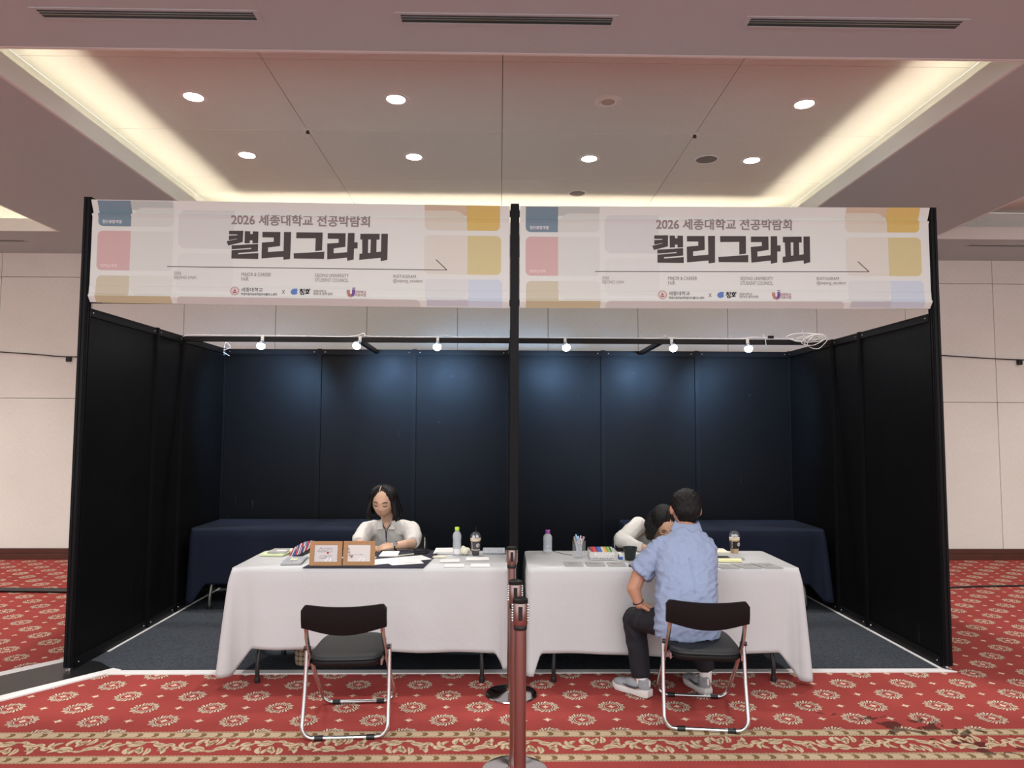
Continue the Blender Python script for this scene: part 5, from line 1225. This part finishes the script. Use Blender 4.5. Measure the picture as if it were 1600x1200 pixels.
link('shoes', remesh(sh, .006, 2), MT['dark'], e)
hb = bob(e, HM, 20)
for side in (-1, 1):
    for k in range(9): lock(hb, HM, side, k / 8, .15 + .02 * math.sin(k * 1.7), flick=.02 * (k % 3 - 1), hang=Vector((-.15, -.1, -1)))
me = remesh(hb, .0045, 1, lambda c: .003 * noise.noise(Vector((c.x * 70, c.y * 70, c.z * 14))))
bm = bmesh.new(); bm.from_mesh(me); inv = HM.inverted(); dead = []
for v in bm.verts:
    q = inv @ v.co
    if q.y > .030 and (q.x / .062) ** 2 + ((q.z + .030) / .092) ** 2 < 1: dead.append(v)
bmesh.ops.delete(bm, geom=dead, context='VERTS'); bm.to_mesh(me); bm.free(); link('hair', me, MT['hair'], e)
finish(e, 0); e.location.z = .005

# --- man from behind on the right chair --------------------------------------------------------
e = empty('person', (1.03, 4.22, 0), 'person in a light blue shirt seen from behind, hand on left thigh', 'person')
HM = frame_m((1.115, 4.60, 1.135), .30, -.05, .03) @ Matrix.Diagonal((1.13, 1.04, 1.0, 1))
sk = MB(); head_mesh(sk, HM, 1.06, False)
sk.chain([(1.11, 4.585, 1.09), (1.10, 4.535, 1.02), (1.09, 4.49, .95)], [.060, .058, .065])
sk.loft([((1.02, 4.20, .47), .15, .10, 0), ((1.02, 4.25, .60), .13, .09, .2), ((1.05, 4.36, .80), .16, .10, .35), ((1.07, 4.45, .94), .14, .075, .4)])
sk.chain([(.91, 4.45, .915), (.775, 4.425, .755), (.735, 4.40, .672), (.762, 4.372, .582)], [.050, .046, .043, .027])
hand(sk, (.762, 4.372, .580), (.78, .40, -.20), (-.05, -.30, 1), .35, .98, .08, 1, 1.5)
sk.chain([(1.20, 4.49, .915), (1.22, 4.66, .80), (1.13, 4.90, .785)], [.050, .042, .026]); hand(sk, (1.13, 4.90, .785), (-.4, 1, -.15), (0, 0, 1), .4, .98, .06, -1)
sk.chain([(.93, 4.24, .50), (.755, 4.555, .455), (.790, 4.50, .09)], [.075, .055, .036]); sk.cap((.785, 4.49, .05), (.725, 4.54, .04), .034, .028)
sk.chain([(1.10, 4.24, .50), (1.17, 4.57, .46), (1.215, 4.545, .09)], [.075, .055, .036]); sk.cap((1.21, 4.52, .05), (1.18, 4.62, .04), .034, .028)
link('body', remesh(sk, .004, 3), MT['skin_m'], e)
# shirt
bl = MB()
bl.loft([((1.005, 4.175, .452), .178, .120, 0), ((1.005, 4.185, .50), .186, .130, 0), ((1.010, 4.215, .60), .178, .125, .2), ((1.028, 4.28, .72), .176, .125, .3), ((1.048, 4.35, .82), .186, .125, .35), ((1.060, 4.405, .90), .190, .110, .4), ((1.072, 4.445, .955), .160, .090, .4), ((1.085, 4.475, .995), .105, .070, .4), ((1.093, 4.495, 1.02), .070, .060, .4)], 36, 2.2)
bl.chain([(.93, 4.435, .915), (.895, 4.43, .895)], [.070, .074]); bl.tube([(.915, 4.432, .91), (.85, 4.425, .84), (.775, 4.418, .762)], [.070, .076, .070], 20)
bl.chain([(1.185, 4.46, .915), (1.205, 4.54, .87)], [.070, .068]); bl.tube([(1.20, 4.52, .89), (1.215, 4.63, .815)], [.070, .064], 20)
def shirt_disp(c):
    w = wr(.0075, 8.5, (1, .8, 1.5))(c) + .0050 * (1 - 2.4 * abs(noise.noise(Vector((c.x * 22 + c.z * 14, c.y * 10, c.z * 26 - c.x * 12)))))
    d = (c.x - 1.045); pleat = -.009 * math.exp(-(d / .006) ** 2) * (1 if .70 < c.z < .885 and c.y < 4.32 else 0)
    # pull lines from the waist
    w += .0045 * math.sin((c.z * 1.0 + (c.x - 1.0) * .7) * 95) * max(0, 1 - abs(c.z - .66) / .16) * max(0, min(1, (4.40 - c.y) * 6)) * .55
    return w + pleat
link('shirt', remesh(bl, .005, 4, shirt_disp), MT['shirt'], e)
yk = MB()     # yoke seam and collar
yk.tube(curve_pts([(.905, 4.352, .900), (.97, 4.303, .893), (1.045, 4.289, .888), (1.12, 4.303, .890), (1.19, 4.352, .895)], 6), .0018, 6).build('yoke_seam', mat('blue_seam', (.28, .34, .52), .8), e)
ring = lambda cx, cy, cz, rx, ry, t_: [Vector((cx + rx * math.cos(a), cy + ry * math.sin(a) * math.cos(t_), cz + ry * math.sin(a) * math.sin(t_) * 1.0)) for a in [2 * PI * k / 36 for k in range(36)]]
r0 = ring(1.090, 4.490, 1.018, .098, .086, .10); r1 = ring(1.100, 4.512, 1.066, .076, .070, .12); r2 = ring(1.100, 4.514, 1.067, .072, .066, .12); r3 = ring(1.092, 4.495, 1.015, .074, .066, .10)
vs = r0 + r1 + r2 + r3; fs = []
for j in range(3):
    for k in range(36): fs.append((j * 36 + k, j * 36 + (k + 1) % 36, (j + 1) * 36 + (k + 1) % 36, (j + 1) * 36 + k))
MB().add(vs, fs).build('collar', MT['shirt'], e, 60)
MB().tube([Vector((.757, 4.376, .598)) + Vector((.030 * math.cos(a), .027 * math.sin(a), .012 * math.cos(a) + .006 * math.sin(a))) for a in [2 * PI * k / 20 for k in range(20)]], .0035, 6, closed=True).build('bracelet', MT['dark'], e)
# trousers
tr = MB(); tr.loft([((1.01, 4.22, .454), .165, .10, 0), ((1.01, 4.22, .54), .15, .10, 0)], 24)
tr.chain([(.92, 4.24, .51), (.77, 4.545, .452)], [.088, .072]); tr.chain([(.765, 4.555, .447), (.785, 4.525, .25)], [.073, .064]); tr.tube([(.785, 4.525, .26), (.795, 4.505, .105)], [.064, .056], 20)
tr.chain([(1.09, 4.25, .515), (1.17, 4.545, .452)], [.086, .070]); tr.chain([(1.17, 4.55, .447), (1.195, 4.545, .25)], [.070, .060]); tr.tube([(1.195, 4.545, .26), (1.212, 4.538, .135)], [.060, .052], 20)
link('trousers', remesh(tr, .006, 4, wr(.004, 12, (1, 1, .7))), MT['trouser'], e)
# socks and sneakers
def sneaker(e, heel, ang, L=.275):
    T = Matrix.Translation((heel[0], heel[1], 0)) @ Matrix.Rotation(ang, 4, 'Z')    # local +y = toe
    sole = MB()
    prof_ = [(0, .026), (.02, .036), (.06, .037), (.12, .033), (.18, .045), (.23, .044), (.26, .032), (.275, .012)]
    vs = []; n = len(prof_)
    for z, g_ in ((.004, .94), (.012, 1.0), (.034, 1.03), (.040, .97)):
        for (y, w) in prof_: vs.append(T @ Vector((w * g_, y * 1.0 - (.006 if z > .01 and y == 0 else 0), z + (.012 if y > .25 else 0) * (1 if z < .02 else .3) + (.010 if y < .03 and z > .02 else 0))))
        for (y, w) in reversed(prof_): vs.append(T @ Vector((-w * g_, y - (.006 if z > .01 and y == 0 else 0), z + (.012 if y > .25 else 0) * (1 if z < .02 else .3) + (.010 if y < .03 and z > .02 else 0))))
    m = 2 * n; fs = [tuple(range(m - 1, -1, -1)), tuple(range(3 * m, 4 * m))]
    for j in range(3):
        for k in range(m): fs.append((j * m + k, j * m + (k + 1) % m, (j + 1) * m + (k + 1) % m, (j + 1) * m + k))
    sole.add(vs, fs).build('shoe_sole', MT['sole'], e, 50)
    MB().box((-.026, -.002, .003), (.026, .05, .0085), T).build('heel_tread', MT['dark'], e, 0)
    up = MB()
    up.ell(T @ Vector((0, .045, .062)), (.034, .050, .042), 20, 12, T.to_3x3().to_4x4()); up.ell(T @ Vector((0, .115, .058)), (.037, .075, .036), 20, 12, T.to_3x3().to_4x4()); up.ell(T @ Vector((0, .20, .048)), (.043, .070, .026), 20, 12, T.to_3x3().to_4x4())
    up.tube([T @ Vector((0, .052, .06)), T @ Vector((0, .046, .105))], [.036, .034], 18); up.ell(T @ Vector((0, .014, .088)), (.022, .014, .026), 12, 8)
    link('shoe_upper', remesh(up, .004, 3), MT['shoe'], e)
    sw_ = MB()
    for sx in (-1, 1): sw_.tube([T @ Vector((sx * .037, .055, .062)), T @ Vector((sx * .0395, .085, .050)), T @ Vector((sx * .0405, .14, .052)), T @ Vector((sx * .038, .175, .058))], [.003, .008, .006, .002], 8, flat=.8)
    sw_.build('side_stripe', MT['shoe_dark'], e)
    MB().cbox((-.006, -.0045, .070), (.006, .002, .105), .002, T).build('heel_tab', MT['trim'], e, 0)
    lc = MB()
    for k in range(4): lc.tube([T @ Vector((-.020, .105 + .018 * k, .092 - .006 * k)), T @ Vector((0, .108 + .018 * k, .0975 - .007 * k)), T @ Vector((.020, .105 + .018 * k, .092 - .006 * k))], .0028, 6)
    lc.build('laces', MT['trim'], e)
sneaker(e, (.835, 4.437), math.radians(44)); sneaker(e, (1.205, 4.462), math.radians(14))
sk = MB(); sk.tube([(.800, 4.475, .07), (.795, 4.50, .14)], [.036, .040], 16).tube([(1.205, 4.515, .07), (1.212, 4.535, .17)], [.036, .039], 16).build('socks', MT['sock'], e)
# short hair cap
hb = MB(); Q = HM.to_3x3().to_4x4()
hb.ell(HM @ Vector((0, -.020, .030)), (.087, .096, .098), 32, 22, Q); hb.ell(HM @ Vector((0, -.050, -.005)), (.078, .060, .085), 28, 18, Q); hb.ell(HM @ Vector((0, -.045, -.055)), (.058, .045, .055), 24, 16, Q); hb.ell(HM @ Vector((0, .030, .075)), (.072, .060, .052), 24, 16, Q)
rn = random.Random(5)
for k in range(60):
    a = rn.uniform(0, 2 * PI); b = rn.uniform(.15, 1.5); p = Vector((.084 * math.sin(b) * math.cos(a), -.020 + .092 * math.sin(b) * math.sin(a), .030 + .095 * math.cos(b)))
    if p.y > .05 and p.z < .05: continue
    q = p + Vector((p.x * .12, .012, -.03 * math.sin(b) + .004)); hb.cap(HM @ p, HM @ q, .010, .005, 6)
me = remesh(hb, .0045, 1, lambda c: .0022 * noise.noise(Vector((c.x * 110, c.y * 110, c.z * 30))))
bm = bmesh.new(); bm.from_mesh(me); inv = HM.inverted(); dead = []
for v in bm.verts:
    q = inv @ v.co
    if (q.y > .055 and q.z < .045) or (q.z < -.012 and q.y > -.030 and abs(q.x) > .05): dead.append(v)
bmesh.ops.delete(bm, geom=dead, context='VERTS'); bm.to_mesh(me); bm.free(); link('hair', me, MT['hair'], e)
finish(e, 0)
